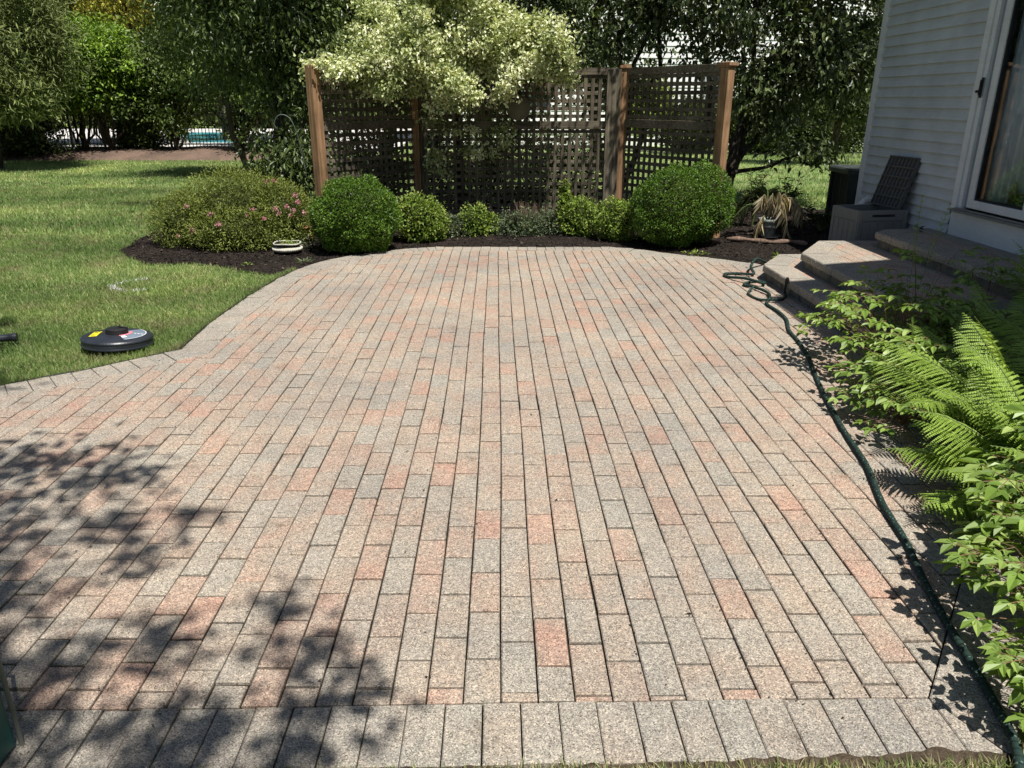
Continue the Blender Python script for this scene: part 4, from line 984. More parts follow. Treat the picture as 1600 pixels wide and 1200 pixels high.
# overhanging tree whose shade falls on the lower left of the patio
def overhang():
    rg = np.random.default_rng(61); root = empty('maple_tree', (-3.6, -2.4, 0), 'maple tree beside the patio, casting dappled shade on the front left pavers', 'tree')
    tb = MB(); lv = Leaves(); b = np.array([-3.6, -2.4, 0])
    limb(tb, (0,0,0), (.1,.2,4.6), .17, .12, rg, 0, 8, 10)
    blobs = [(-2.2,3.15,.3),(-1.75,3.05,.24),(-2.5,2.85,.3),(-1.95,2.65,.24),(-1.5,2.62,.16),(-2.9,3.3,.25),(-1.2,2.72,.10),(-1.75,2.3,.2),(-1.3,2.4,.12),(-2.3,2.3,.3),(-2.9,2.6,.35),
             (-.62,1.95,.13),(-.48,1.72,.16),(-.85,1.62,.17),(-1.25,1.6,.18),(-1.05,1.95,.13),(-.5,1.5,.12),(-1.3,1.85,.12),(-.75,1.35,.25),(-1.5,1.75,.2),(-1.65,2.0,.2),(-.72,2.15,.07),(-1.0,1.4,.2),
             (-3.3,4.1,.3),(-2.95,4.25,.16),(-3.6,4.55,.3),(-3.2,3.75,.22),(-3.75,5.5,.2),(-4.3,5.2,.4),(-3.9,4.0,.5),(-3.6,3.3,.4),(-4.5,3,.6),(-3.4,4.85,.13)]
    for gx_, gy_, r_ in blobs:
        z = rg.uniform(4.3, 6.2); c = np.array([gx_+z*.27, gy_-z*.40, z])-b
        k = int(260*r_*r_/.09)+12; P = c+rg.normal(size=(k, 3))*np.array([r_, r_, .2])*.55
        P = P[rg.random(k) < .8]; k = len(P)
        lv.add(P, rg.normal(size=(k, 3))+np.array([0,0,-.3]), rg.normal(size=(k, 3))*.4+np.array([0,0,1]), .085*rg.uniform(.7, 1.3, k), .05, rg.random(k))
        limb(tb, (.1,.2,4.4) if rg.random() < .4 else (1.4,1.2,5.2), c, .022, .006, rg, .05, 6, 5)
    limb(tb, (.1,.2,4.5), (1.4,1.2,5.2), .06, .035, rg, .05, 6, 7)
    C, O = clumps(rg, (-.9,-1.6,6.4), (2.2,1.6,1.4), 160, .3, .2)
    fill(lv, rg, C, O, 26, .3, .09, .055)
    tb.build('trunk', M_BARK, root); lv.build('crown', ML['mid'], root)
overhang()

# ---- ferns and astilbes, right foreground
def frond(lv, st, rg, az, length, rise, droop, width, roll=0):
    """adds pinnules to lv and the rachis to st"""
    n = int(24+length*16); P = []
    for i in range(n+1):
        t = i/n; r = length*(t-.12*t*t); z = rise*(1.9*t-1.25*t*t*droop)
        P.append(np.array([math.cos(az+roll*t)*r, math.sin(az+roll*t)*r, z]))
    st.tube(P, [.0035*(1-.75*i/n) for i in range(n+1)], 5)
    for i in range(4, n+1):
        t = i/n; T_ = P[i]-P[i-1]; T_ = T_/np.linalg.norm(T_); side = np.array([-T_[1], T_[0], 0]); side /= max(np.linalg.norm(side), 1e-6); up = np.cross(T_, side)
        if up[2] < 0: up = -up
        pl = width*math.sin(PI*min(1, (t-.08)*1.02))**.7*(1 if t < .75 else (1-t)/.25*.85+.15)
        for sg in (-1, 1):
            for half in (.5,):
                base = P[i]-T_*np.linalg.norm(P[i]-P[i-1])*half
                dr = side*sg*.92+T_*.42+up*rg.normal()*.08-np.array([0,0,.18]); dr /= np.linalg.norm(dr)
                m = max(4, int(pl/.0085)); s = np.linspace(.06, 1, m); pf = pl*(1+rg.normal()*.04)
                C = base+dr*(s*pf)[:, None]-np.array([0,0,1])*(s**2*pf*.22)[:, None]
                sd = np.cross(dr, up); wv = .0105*(1-s*.9)*min(1, pl/.06)+.0008
                v = np.clip(.5+rg.normal()*.12+rg.normal(size=m)*.08, 0, 1)
                lv.add(np.array([base]), np.array([dr-np.array([0,0,.10])]), np.array([up]), pf, min(.013, pl*.2), float(np.clip(.5+rng.normal()*.15, 0, 1)))
                for q in (-1, 1):
                    lv.add(C, np.tile(sd*q+dr*.8, (m, 1)), np.tile(up, (m, 1))+rg.normal(size=(m, 3))*.12, wv*1.15, .0085, v)
def fern(x, y, z, label, fr, seed):
    rg = np.random.default_rng(seed); root = empty('fern', (x, y, z), label, 'fern', 'ferns in the bed beside the steps')
    fr = list(fr)+[(a_+rg.uniform(-16, 16), l_*rg.uniform(.65, .95), r_*rg.uniform(.55, .95), d_) for a_, l_, r_, d_ in fr for _k in (0, 1) if _k == 0 or 90 < a_ < 190]
    for az, ln, rise, dp in fr:
        lv = Leaves(); st = MB(); o = bpy.data.objects.new('frond', None)
        frond(lv, st, rg, R(az), ln, rise, dp, ln*rg.uniform(.16, .20), rg.normal()*.15)
        f = lv.build('frond', ML['fern'], root, fold=.05, curl=.05)
        s_ = st.build('midrib', M_STEM, f)
        bpy.data.objects.remove(o)
fern(2.42, 3.0, 0, 'bright fern with a long frond arching back along the patio edge', [(103,1.1,.40,.82),(122,.9,.42,.75),(145,.75,.36,.85),(175,.62,.4,.8),(88,.8,.42,.75),(200,.55,.32,.85),(65,.7,.45,.7),(112,.7,.5,.6),(160,.5,.55,.5),(30,.5,.5,.6),(240,.45,.4,.7),(135,1.0,.36,.9)], 71)
fern(2.2, 2.6, 0, 'lower fern whose fronds shade the pavers right of the hose', [(165,.66,.36,.85),(142,.66,.40,.85),(188,.6,.30,1),(120,.6,.45,.7),(210,.5,.3,.9),(100,.6,.5,.6),(60,.6,.45,.7),(172,.7,.2,1.1),(152,.75,.26,1.0),(235,.45,.3,.9)], 72)
fern(2.5, 3.65, 0, 'fern tucked between the leafy plant and the bright long frond', [(120,.6,.36,.8),(150,.62,.32,.85),(175,.6,.28,.9),(95,.6,.38,.75),(200,.5,.26,.9),(75,.5,.4,.7),(230,.4,.25,.9),(135,.75,.26,.9)], 77)
fern(3.05, 4.2, 0, 'upright fern at the near end of the steps in the shade', [(150,.6,.36,.7),(125,.62,.38,.65),(175,.55,.32,.8),(100,.6,.42,.6),(70,.5,.42,.6),(200,.5,.3,.8),(225,.5,.3,.8),(138,.75,.28,.85),(165,.45,.42,.6),(40,.45,.36,.6)], 73)
fern(2.45, 2.35, 0, 'wide fern cut by the right edge of the picture', [(150,.8,.44,.75),(128,.85,.42,.75),(172,.75,.36,.85),(105,.8,.46,.7),(195,.6,.36,.85),(80,.65,.46,.7),(140,.95,.3,.85),(160,.9,.24,.95),(118,1.0,.34,.8)], 76)
fern(3.0, 3.5, 0, 'large fern closest to the house wall at the right edge', [(150,.75,.44,.75),(125,.8,.46,.7),(170,.65,.4,.8),(100,.75,.46,.7),(200,.55,.4,.8),(80,.65,.46,.7),(220,.5,.4,.8),(112,.95,.4,.8)], 74)
fern(3.55, 4.45, 0, 'tall dark fern between the landing and the house wall', [(150,.55,.6,.65),(120,.55,.62,.6),(180,.5,.55,.7),(95,.5,.6,.6),(135,.65,.52,.7),(210,.5,.5,.7)], 75)

def leaflet(lv, base, D, up, L, rg, W=None):
    """toothed ovate leaflet made of overlapping facets round a folded blade"""
    W = W or L*.55
    lv.add(np.array([base]), np.array([D]), np.array([up]), L, W, float(np.clip(rg.normal(.5, .2), 0, 1)))
def astilbe(x, y, z, label, n, h, seed, spread=.35, size=.06, azc=None, azw=PI, spikes=0, mat='ast', group='astilbe like plants along the right edge of the patio'):
    rg = np.random.default_rng(seed); root = empty('astilbe', (x, y, z), label, 'perennial', group); lv = Leaves(); st = MB()
    for k in range(n):
        az = (azc if azc is not None else 0)+rg.uniform(-azw, azw); hh = h*rg.uniform(.45, 1.1); s = spread*rg.uniform(.3, 1.1)
        P = [np.array([math.cos(az)*s*t**1.3, math.sin(az)*s*t**1.3, hh*(1.5*t-.5*t*t)]) for t in np.linspace(0, 1, 7)]
        st.tube(P, [.0026-.0002*i for i in range(7)], 4)
        tip = P[-1]; D0 = P[-1]-P[-2]; D0 /= np.linalg.norm(D0); D0[2] *= .3
        for br in ([0, .9, -.9] if rg.random() < .75 else [0]):
            ca, sa = math.cos(az+br), math.sin(az+br); bl = size*rg.uniform(1.0, 1.6)
            e = tip+np.array([ca*bl, sa*bl, -.01+rg.normal()*.012]) if br else tip+np.array([ca*bl*1.1, sa*bl*1.1, rg.normal()*.01])
            st.tube([tip, e], .0015, 3, False)
            up = np.array([rg.normal()*.25, rg.normal()*.25, 1])
            for dv, sc in ((0, 1.25), (1.0, .95), (-1.0, .95)):
                d = np.array([math.cos(az+br+dv), math.sin(az+br+dv), -.15+rg.normal()*.15]); leaflet(lv, e, d, up, size*sc*rg.uniform(.8, 1.2), rg)
            m_ = (tip+e)/2
            for dv in (1.15, -1.15):
                d = np.array([math.cos(az+br+dv), math.sin(az+br+dv), -.1+rg.normal()*.15]); leaflet(lv, m_, d, up, size*.75*rg.uniform(.8, 1.2), rg)
    lv.build('leaves', ML[mat], root, six=True, fold=.14, curl=.18); st.build('stems', M_REDST, root)
    for s_ in range(spikes):
        fl = Leaves(); sk = MB(); az = rg.uniform(0, 2*PI); b0 = np.array([math.cos(az)*.07, math.sin(az)*.07, h*.6]); tp_ = b0+np.array([rg.normal()*.05-.03, rg.normal()*.05, h*rg.uniform(.75, 1.0)])
        sk.tube([b0*0, b0, tp_], [.002, .0018, .0008], 4)
        for q in np.linspace(.35, 1, 12):
            c = b0+(tp_-b0)*q; ln = .055*(1.15-q)
            for a in rg.uniform(0, 2*PI, 3):
                e = c+np.array([math.cos(a)*ln, math.sin(a)*ln, ln*.7]); sk.tube([c, e], .0008, 3, False)
                m_ = 9; P = c+(e-c)*rg.uniform(.2, 1, m_)[:, None]+rg.normal(size=(m_, 3))*.003
                fl.add(P, rg.normal(size=(m_, 3)), rg.normal(size=(m_, 3)), .006, .005, rg.uniform(.6, 1, m_))
        f = fl.build('flower_spike', ML['yg'], root); sk.build('spike_stem', M_STEM, f)
    return root
astilbe(2.38, 4.45, 0, 'leafy plant with broad toothed leaflets at the foot of the steps', 60, .42, 81, .42, .055)
astilbe(2.25, 3.8, 0, 'low dark leafy plant under the bright fern', 46, .26, 82, .42, .052)
astilbe(2.05, 3.55, 0, 'leafy shoots spreading over the pavers below the long frond', 30, .2, 90, .3, .048)
astilbe(2.55, 4.6, 0, 'leafy plant half in shade against the riser of the lowest step', 44, .46, 92, .4, .052)
astilbe(2.45, 3.95, 0, 'dense leafy plant between the bright fern and the lowest step', 44, .34, 91, .36, .052)
astilbe(2.3, 3.25, 0, 'low spreading leafy plant beneath the lower fern', 36, .2, 89, .36, .05)
astilbe(2.75, 4.85, .02, 'tall thin leafy plant growing over the lowest step', 12, .6, 83, .22, .05, spikes=2)
astilbe(2.02, 2.35, 0, 'taller leafy plant against the right edge of the picture', 30, .42, 87, .26, .062, spikes=1)
astilbe(1.84, 2.12, 0, 'pale leaved plant with yellow green flower spikes at the right edge', 34, .38, 84, .22, .062, spikes=4)
astilbe(1.66, 1.84, 0, 'dense leafy plant hanging over the hose near the bottom right', 44, .30, 85, .24, .05, spikes=1)
astilbe(1.50, 1.60, 0, 'leafy plant in the bottom right corner beside the stake', 34, .2, 86, .16, .042)
astilbe(3.3, 5.0, .2, 'small shaded fern leaved plant on the middle step', 16, .38, 88, .26, .045)

# ================================================================== SMALL OBJECTS
def spline(pts, step=.006):
    P = [np.array(p, float) for p in pts]; P = [2*P[0]-P[1]]+P+[2*P[-1]-P[-2]]; out = []
    for i in range(1, len(P)-2):
        a, b, c, d = P[i-1:i+3]; n = max(2, int(np.linalg.norm(c-b)/step))
        for k in range(n):
            t = k/n; out.append(.5*((2*b)+(-a+c)*t+(2*a-5*b+4*c-d)*t*t+(-a+3*b-3*c+d)*t**3))
    out.append(P[-2]); return out
HR = .0125
hs = empty('garden_hose', (1.5, 2.4, 0), 'dark green fabric garden hose snaking down the right side of the patio', 'hose')
hp_ = [(1.2,1.30,HR),(1.29,1.46,HR+.012),(1.335,1.62,HR+.004),(1.365,1.76,HR),(1.395,1.95,HR),(1.44,2.18,HR),(1.505,2.44,HR),(1.555,2.73,HR),(1.645,3.07,HR),(1.70,3.42,HR),(1.785,3.85,HR),(1.865,4.2,HR),(1.97,4.61,HR),(2.03,4.95,HR),
       (2.06,5.2,HR),(2.14,5.48,HR),(2.16,5.7,HR),(2.15,5.95,HR),(2.23,6.12,HR),(2.27,6.3,HR+.01),(2.22,6.5,HR+.01),(2.17,6.62,HR),(2.24,6.72,HR),(2.37,6.75,HR),(2.33,6.6,HR+.02),(2.22,6.75,HR+.03),(2.12,6.95,HR),(2.13,7.08,HR),(2.24,7.1,HR),(2.36,7.02,HR+.01),
       (2.39,7.05,.03),(2.4,7.18,.06),(2.5,7.35,.1),(2.66,7.55,.03)]
P = spline(hp_); mb = MB(); rr = [HR*(1+.05*math.sin(i*1.9)+.03*math.sin(i*.31)) for i in range(len(P))]
rh = random.Random(5); hv = [rh.random() for _ in range(997)]
mb.tube([p-np.array([1.5,2.4,0]) for p in P], rr, 14, True, .5, lambda i, k: (.93 if ((k*3+i) % 7 == 0 and hv[(i*3+k) % 997] > .6) else (.15 if i % 4 == 0 else .6)))
mb.build('tube', M_HOSE, hs, smooth=True)
q = spline([(2.2,6.45,HR+.03),(2.11,6.3,HR),(2.14,6.1,HR),(2.24,6.02,HR+.02),(2.32,6.1,HR),(2.39,6.2,HR),(2.41,6.28,.02),(2.40,6.26,.07),(2.40,6.24,.115)]); mb = MB()
mb.tube([p-np.array([1.5,2.4,0]) for p in q], HR*.8, 12, True, .5, lambda i, k: .9 if (k+i) % 5 == 0 else .35); mb.build('end_piece', M_HOSE, hs, smooth=True)
mb = MB(); mb.tube([(2.40-1.5,6.24-2.4,.112),(2.40-1.5,6.235-2.4,.15)], .017, 14); mb.tube([(2.40-1.5,6.235-2.4,.15),(2.40-1.5,6.232-2.4,.162)], .012, 14); mb.build('coupling', M_BLACK2, hs)
# surface cleaner disc
DC = empty('surface_cleaner', (-2.565, 5.0, .022), 'round black surface cleaner with a yellow label lying on the lawn', 'surface cleaner')
DC.rotation_euler = (R(-3), R(3), R(10))
mb = MB(); Rd = .222
mb.lathe([(0,.055),(.085,.055),(.1,.053),(.18,.046),(.205,.043),(.215,.038),(Rd,.03),(Rd,.022),(Rd-.003,.02),(Rd-.003,-.006),(Rd+.001,-.008),(Rd+.001,-.016),(Rd-.01,-.016)], n=72)
mb.build('housing', M_BLACK, DC)
mb = MB(); mb.lathe([(.068,.05),(.066,.086),(.058,.091),(.0,.091)], n=48)
for k in range(30):
    a = 2*PI*k/30; mb.box((-.0025,.064,.052), (.0025,.07,.085), Matrix.Rotation(a, 4, 'Z'))
mb.build('hub', M_BLACK2, DC)
mb = MB(); mb.tube([(.02,.0,.09),(.02,.0,.104)], .009, 12); mb.tube([(.015,.0,.1),(.07,-.005,.095)], .005, 8); mb.tube([(.02,.0,.104),(.024,.002,.113)], .004, 8); mb.build('connector', M_BLACK2, DC)
def decal_quad(mb, x0, y0, x1, y1, rz, dz=0):
    Mr = Matrix.Rotation(rz, 4, 'Z'); g = lambda x, y: Vector((x, y, .0555-max(0, math.hypot(x, y)-.09)*.093+.0008+dz))
    n = 4; vs = []
    for j in range(n+1):
        for i in range(n+1): v = Mr @ Vector((x0+(x1-x0)*i/n, y0+(y1-y0)*j/n, 0)); vs.append(g(v.x, v.y))
    mb.add(vs, [(j*(n+1)+i, j*(n+1)+i+1, (j+1)*(n+1)+i+1, (j+1)*(n+1)+i) for j in range(n) for i in range(n)])
mb = MB(); decal_quad(mb, -.155, -.075, -.105, .06, R(0)); mb.build('yellow_label', M_YEL, DC)
mb = MB()
for k, (yy, w2) in enumerate(((.04,.03),(.028,.036),(.016,.036),(-.03,.036),(-.042,.03),(-.055,.036))): decal_quad(mb, -.148, yy, -.148+w2*.7, yy+.005, 0, .0006)
decal_quad(mb, -.125, .036, -.112, .05, 0, .0006)
mb.build('label_print', M_INK, DC)
def sector(mb, r0, r1, a0, a1, dz):
    n = 16; vs = []
    for i in range(n+1):
        a = R(a0+(a1-a0)*i/n)
        for r in (r0, (r0+r1)/2, r1): vs.append((r*math.cos(a), r*math.sin(a), .0555-max(0, r-.09)*.093+dz))
    mb.add(vs, [(i*3+k, i*3+k+1, (i+1)*3+k+1, (i+1)*3+k) for i in range(n) for k in (0, 1)])
mb = MB(); sector(mb, .072, .18, -62, 52, .001); mb.build('gauge_decal', M_GREY, DC)
mb = MB(); sector(mb, .074, .096, -66, 30, .0016); mb.build('pink_arc', M_RED, DC)
mb = MB(); sector(mb, .176, .18, -60, 50, .0018)
for a in (-62, ): sector(mb, .1, .135, a, a+14, .0018)
for r in (.108, .13, .152): decal_quad(mb, r, -.006, r+.015, .004, R(-4), .0014)
mb.build('gauge_print', M_WHT, DC)
# black nozzle at left border
mb = MB(); mb.tube([(-3.9,4.86,.045),(-3.41,5.02,.035),(-3.28,5.06,.035)], [.024,.024,.026], 18); mb.tube([(-3.292,5.056,.035),(-3.27,5.063,.035)], .030, 18)
tag(mb.build('black_pipe', M_BLACK, smooth=False), 'end of a black pipe lying on the grass at the left edge', 'pipe')
# teal bin at the lower left corner
TB = empty('teal_bin', (-1.46, 1.44, 0), 'teal plastic bin with a grey edge at the bottom left corner', 'bin')
mb = MB(); mb.box((-.25,-.16,.01), (.228,.10,.62)); mb.build('body', M_TEAL, TB, bevel=.01)
mb = MB(); mb.tube([(.234,.106,0),(.234,.106,.63),(-.25,.106,.63)], .006, 8); mb.build('edge_trim', M_RIM, TB)
# terracotta bowl
BW = empty('terracotta_bowl', (-2.22, 8.98, .03), 'terracotta bowl between the spirea bush and the left boxwood', 'bowl')
mb = MB(); mb.lathe([(0,0),(.08,0),(.085,.02),(.115,.13),(.13,.135),(.13,.155),(.118,.157),(.105,.14),(.075,.04),(0,.035)], n=40); mb.build('bowl_body', M_TERRA, BW, smooth=True)
mb = MB(); rg = np.random.default_rng(2)
for k in range(8): a = rg.uniform(0, 2*PI); mb.tube([(math.cos(a)*.05,math.sin(a)*.05,.04),(math.cos(a)*.08,math.sin(a)*.07,.16),(math.cos(a)*.14,math.sin(a)*.1,.14)], [.003,.003,.002], 5)
mb.build('dry_stems', M_TWIG, BW)
# white stone planter ring
WR = empty('white_planter', (-2.28, 8.36, .01), 'low round cream stone planter with green sprouts on the mulch', 'planter')
mb = MB(); mb.lathe([(.115,0),(.14,0),(.155,.02),(.15,.036),(.135,.042),(.13,.05)], n=48)
for k in range(40):
    a = 2*PI*k/40; mb.tube([(.148*math.cos(a),.148*math.sin(a),.012),(.152*math.cos(a+.1),.152*math.sin(a+.1),.034)], .009+.005*rg.random(), 6, True)
mb.build('lower_ring', M_STONEW, WR, smooth=True)
mb = MB(); ring = [(.14*math.cos(2*PI*k/48), .14*math.sin(2*PI*k/48), .083+.005*math.sin(3*2*PI*k/48)) for k in range(49)]; mb.tube(ring, .0085, 10, False); mb.build('upper_rim', M_STONEW, WR, smooth=True)
mb = MB(); mb.lathe([(.14,.085),(.125,.05),(0,.05)], n=40); mb.build('soil', M_MULCH, WR)
lv = Leaves(); rg = np.random.default_rng(77); n = 160
P = np.stack([rg.normal(size=n)*.045+.02, rg.normal(size=n)*.035, rg.uniform(.055, .09, n)], 1); lv.add(P, rg.normal(size=(n, 3))+np.array([0,0,.6]), rg.normal(size=(n, 3))+np.array([0,0,1]), .026, .016, rg.random(n)); lv.build('sprouts', ML['golden'], WR)
# small weeds
def weed(x, y, label, mat, n, L, W, h, seed, sp=.06):
    rg = np.random.default_rng(seed); lv = Leaves(); a = rg.uniform(0, 2*PI, n)
    P = np.stack([x+np.cos(a)*sp*rg.random(n), y+np.sin(a)*sp*rg.random(n), np.maximum(0, mulch_z(x, y))+h*rg.random(n)], 1)
    lv.add(P, np.stack([np.cos(a), np.sin(a), rg.uniform(.1, .9, n)], 1), rg.normal(size=(n, 3))*.4+np.array([0,0,1]), L*rg.uniform(.6, 1.3, n), W, rg.random(n))
    tag(lv.build('weed', mat, six=True), label, 'weed', 'small weeds in the mulch')
weed(-2.0, 8.42, 'pale leaved weed beside the cream planter', ML['grey'], 40, .045, .022, .12, 1, .1)
weed(-2.12, 8.62, 'weed with larger pale leaves in front of the terracotta bowl', ML['grey'], 26, .05, .03, .14, 2, .09)
weed(-1.95, 7.75, 'spiky weed at the patio edge below the cream planter', ML['grey'], 30, .06, .012, .02, 3, .08)
weed(2.1, 8.08, 'low weed at the patio edge right of the right boxwood', ML['golden'], 46, .04, .014, .03, 4, .13)
weed(2.82, 7.62, 'upright weed at the corner of the steps', ML['golden'], 20, .07, .02, .08, 5, .04)
weed(-2.5, 7.62, 'tiny weed in the mulch near the grass tip', ML['golden'], 14, .03, .012, .02, 6, .05)
weed(3.83, 6.98, 'tiny dark seedling growing from the top step against the siding', ML['dark'], 8, .05, .03, .08, 7, .02)
bpy.data.objects['weed.006'].location.z = .40
# shepherd hook
mb = MB(); mb.tube(spline([(-2.36,10.1,0),(-2.44,10.05,.9),(-2.50,10.0,1.25),(-2.58,10.0,1.36),(-2.68,10.0,1.36),(-2.74,10.0,1.26),(-2.7,10,1.2)], .03), .006, 8)
tag(mb.build('shepherd_hook', simple('dull_green_metal', (.09,.11,.09), .5), smooth=True), 'thin bent garden hook standing beside the left cedar post', 'garden hook')
# potted palm
PP = empty('potted_palm', (3.17, 9.05, .04), 'potted palm with drooping straw coloured fronds on the mulch', 'potted plant')
mb = MB(); mb.lathe([(0,0),(.085,0),(.105,.12),(.108,.16),(.118,.165),(.12,.2),(.11,.2),(.1,.17),(0,.16)], n=40); mb.build('pot', simple('pale_green_pot', (.2,.23,.2), .5, .3, var=.2), PP, smooth=True)
mb = MB(); mb.lathe([(.1085,.095),(.118,.1),(.118,.115),(.109,.12)], n=40)
for k in range(9): a = 2*PI*k/9; mb.tube([(.09*math.cos(a),.09*math.sin(a),.01),(.104*math.cos(a+.25),.104*math.sin(a+.25),.055),(.108*math.cos(a+.5),.108*math.sin(a+.5),.09)], .0035, 5)
mb.build('pot_band', M_BLACK2, PP)
mb = MB(); mb.lathe([(0,-.012),(.14,-.012),(.165,.006),(.16,.008),(.13,-.004),(0,-.004)], n=40); mb.build('saucer', M_BLACK2, PP, smooth=True)
rg = np.random.default_rng(91)
def palmfrond(tip, rise, mat, n, L, W, seed, dead):
    rg = np.random.default_rng(seed); b = np.array([rg.normal()*.02, rg.normal()*.02, .18]); t_ = np.array(tip); P = []
    for i in range(10):
        t = i/9; P.append(b+(t_-b)*t+np.array([0,0,rise*math.sin(PI*t*.95)]))
    mb = MB(); mb.tube(P, [.006-.0004*i for i in range(10)], 5); lv = Leaves()
    m_ = n; ts = rg.uniform(.45, 1, m_); idx = ts*9; base = np.array([P[int(i)]*(1-(i-int(i)))+P[min(9, int(i)+1)]*(i-int(i)) for i in idx])
    T_ = nrmz(np.array([P[min(9, int(i)+1)]-P[max(0, int(i)-1)] for i in idx])); sd = np.cross(T_, np.array([0,0,1.0]))*np.where(rg.random(m_) < .5, 1, -1)[:, None]
    D = sd*(.5 if dead else .9)+T_*.6+np.array([0,0,-1.4 if dead else -.25])+rg.normal(size=(m_, 3))*.15
    lv.add(base, D, rg.normal(size=(m_, 3))*.4+np.array([0,-.6,.8]), 1.15*L*rg.uniform(.6, 1.2, m_), W, rg.random(m_))
    f = lv.build('frond', mat, PP, fold=.1, curl=.35); mb.build('frond_stalk', M_STRAW if dead else M_STEM, f)
palmfrond((-.02,-.12,.38), .2, M_STRAW, 90, .17, .008, 1, True); palmfrond((.1,-.15,.27), .28, M_STRAW, 90, .2, .008, 2, True); palmfrond((.2,-.02,.36), .2, M_STRAW, 80, .18, .008, 3, True)
palmfrond((.34,-.1,.3), .2, M_STRAW, 90, .2, .008, 9, True); palmfrond((-.12,-.05,.42), .15, M_STRAW, 70, .17, .007, 10, True); palmfrond((-.42,-.05,.2), .18, ML['palm'], 60, .16, .012, 4, False); palmfrond((-.3,.1,.34), .2, ML['palm'], 60, .15, .012, 5, False); palmfrond((.16,-.22,.05), .3, M_STRAW, 60, .16, .007, 6, True)
palmfrond((-.2,-.2,.05), .12, M_STRAW, 40, .14, .006, 7, True); palmfrond((.0,.15,.45), .15, ML['palm'], 60, .16, .012, 8, False)
# dark leafy perennials behind it
def peony(x, y, h, label, seed, sp=.2):
    rg = np.random.default_rng(seed); lv = Leaves(); st = MB(); root = empty('peony', (x, y, .03), label, 'perennial', 'dark leafy perennials behind the palm')
    for k in range(14):
        a = rg.uniform(0, 2*PI); t_ = np.array([math.cos(a)*sp*rg.random(), math.sin(a)*sp*rg.random(), h*rg.uniform(.6, 1.05)]); st.tube([(0,0,0), t_*.5+np.array([0,0,.05]), t_], [.005,.004,.003], 5)
        for j in range(16):
            c = t_*rg.uniform(.4, 1); b_ = rg.uniform(0, 2*PI); lv.add(np.array([c]), np.array([[math.cos(b_), math.sin(b_), rg.uniform(-.1, .9)]]), np.array([[0,0,1.0]]), .09, .022, rg.random())
    lv.build('leaves', ML['dark'], root, six=True); st.build('stems', M_STEM, root)
peony(3.2, 9.7, .7, 'dark upright perennial behind the palm, nearer the boxwood', 1, .1)
peony(3.1, 9.8, .42, 'low dark perennial at the foot of the dogwood', 2, .3)
peony(3.6, 9.75, .6, 'dark bushy perennial behind the palm, nearer the air conditioner', 3, .24)
peony(3.95, 9.4, .3, 'low dark perennial beside the air conditioner', 4, .3)
# pieces of bark
mb = MB(); mb.tube(spline([(2.62,8.78,.05),(2.78,8.72,.055),(2.95,8.66,.045),(3.1,8.6,.04),(3.3,8.62,.045),(3.45,8.52,.03)], .04), [.018+.014*math.sin(i*.55)**2 for i in range(len(spline([(2.62,8.78,.05),(2.78,8.72,.055),(2.95,8.66,.045),(3.1,8.6,.04),(3.3,8.62,.045),(3.45,8.52,.03)], .04)))], 8)
tag(mb.build('driftwood', M_TWIG, smooth=True), 'curved pale driftwood lying in front of the potted palm', 'driftwood')
# stake at bottom right
ST2 = MB(); ST2.tube([(1.385,1.53,-.02),(1.41,1.58,.07)], .006, 8); ST2.tube([(1.40,1.50,.0),(1.425,1.55,.06)], .005, 8)
tag(ST2.build('garden_stake', M_ALU), 'short grey metal stake between hose and leafy plant at bottom right', 'stake')

# ================================================================== BEYOND THE LAWN
mb = MB(); nx, ny = 60, 14
for j in range(ny):
    for i in range(nx):
        x = -15+10.5*i/(nx-1); y = 21.7+3.8*j/(ny-1); e = math.sin(PI*min(1, j/(ny-1)*1.0)); z = -.05+.30*e**.7+.03*mnoise.noise(Vector((x, y, 0)))
        mb.v.append((x, y+.2*mnoise.noise(Vector((x*.5, 0, 4))), z))
for j in range(ny-1):
    for i in range(nx-1): a = j*nx+i; mb.f.append((a, a+1, a+nx+1, a+nx)); mb.a.append(.5)
tag(mb.build('mulch_berm', M_BERM, smooth=True), kind='structure')
mb = MB(); mb.box((-30,25.6,-.3), (-3.5,48,-.02)); dk = mb.build('pool_deck', M_DECK); tag(dk, kind='structure')
mb = MB(); mb.prism([(-15.8,40.5),(-12.6,33),(-11.8,31.3),(-10.2,31.2),(-10.6,33.5),(-12.8,40.5)], -.015, .0); tag(mb.build('pool_water', M_POOL), kind='structure')
PF = empty('pool_fence', (-10, 24.1, 0), 'grey picket fence in front of the swimming pool', 'fence')
for k in range(5):
    x = -15+2.4*k; mb = MB(); mb.box((x+10-.035,-.035,0), (x+10+.035,.035,1.42)); mb.build('post', M_ALU, PF)
    if k == 4: continue
    mb = MB()
    for z in (.28, 1.1, 1.34): mb.box((x+10+.036,-.015,z), (x+10+2.364,.015,z+.035))
    for i in range(1, 23): xx = x+10+i*2.4/23; mb.box((xx-.011,-.019,.2), (xx+.011,-.0155,1.4))
    mb.build('picket_panel', M_ALU, PF)
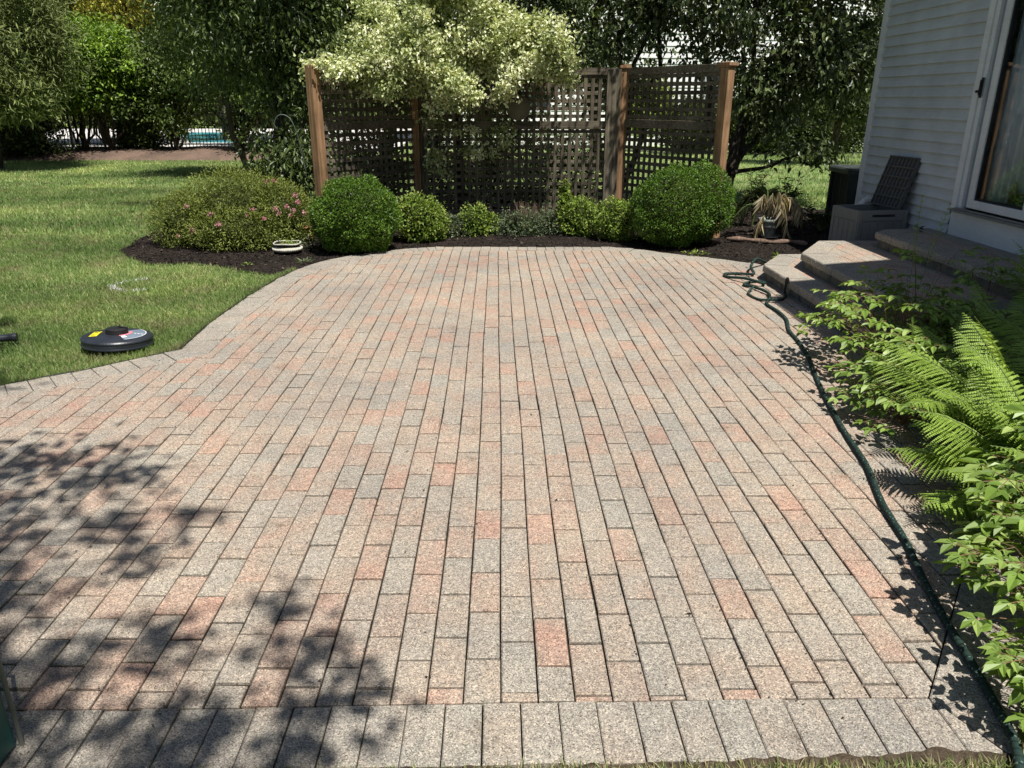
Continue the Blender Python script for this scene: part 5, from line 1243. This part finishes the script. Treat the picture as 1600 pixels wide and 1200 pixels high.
# neighbour's white house
NH = empty('neighbor_house', (2, 30, 0), 'white lap sided neighboring house seen through the trees', 'house')
def np_(mb, name, mat): o = mb.build(name, mat, NH); o.location = (-2, -30, 0); return o
mb = MB(); mb.box((-2.2,30.05,-.1), (26,40,7.6)); np_(mb, 'wall', M_NSIDE)
mb = MB(); lap(mb, -2.2, 26, .35, 7.6, 30.045, ex=.2, axis='x', out=-1, lip=.03); np_(mb, 'siding', M_NSIDE)
mb = MB(); mb.add([(-2.8,29.6,7.6),(26.6,29.6,7.6),(26.6,35,10.4),(-2.8,35,10.4),(-2.8,40.6,7.6),(26.6,40.6,7.6)], [(0,1,2,3),(3,2,5,4),(0,4,5,1),(0,3,4),(1,5,2)]); np_(mb, 'roof', M_ROOF)
def win(x, z):
    mb = MB(); mb.box((x,29.97,z), (x+.08,30.0,z+1.4)); mb.box((x+.92,29.97,z), (x+1,30.0,z+1.4)); mb.box((x+.081,29.97,z), (x+.919,30,z+.08)); mb.box((x+.081,29.97,z+1.32), (x+.919,30,z+1.4)); mb.box((x+.081,29.972,z+.68), (x+.919,30,z+.72))
    f = np_(mb, 'window', M_TRIM); mb = MB(); mb.box((x+.08,29.99,z+.08), (x+.92,29.996,z+1.32)); p = mb.build('pane', M_BLACK, f)
for x, z in ((1.0,1.1),(7.6,1.3),(14.5,1.3),(20,1.3)): win(x, z)
# far woods that close the horizon
def woods():
    rg = np.random.default_rng(7); lv = Leaves(); n = 1500
    C = np.stack([rg.uniform(-60, 60, n), rg.uniform(52, 64, n), rg.uniform(0, 12, n)], 1)
    O = nrmz(rg.normal(size=(n, 3))+np.array([0,-1,.2])); fill(lv, rg, C, O, 26, 1.5, .7, .45)
    tag(lv.build('far_woods', ML['dark']), 'dark woods far beyond the pool', 'woods', kind='stuff')
woods()
def hedge_back():
    mound('privet_hedge', 'tall green hedge behind the pool', 'hedge', [((-20,47,2.0),(4.5,1.4,2.6)), ((-13,47,2.0),(4.5,1.4,2.6)), ((-6.5,47,2.0),(4,1.4,2.5)), ((-27,47,2),(4.5,1.4,2.6))], ML['mid'], 16000, .3, .18, 92, stems=False, bumps=.12)
hedge_back()
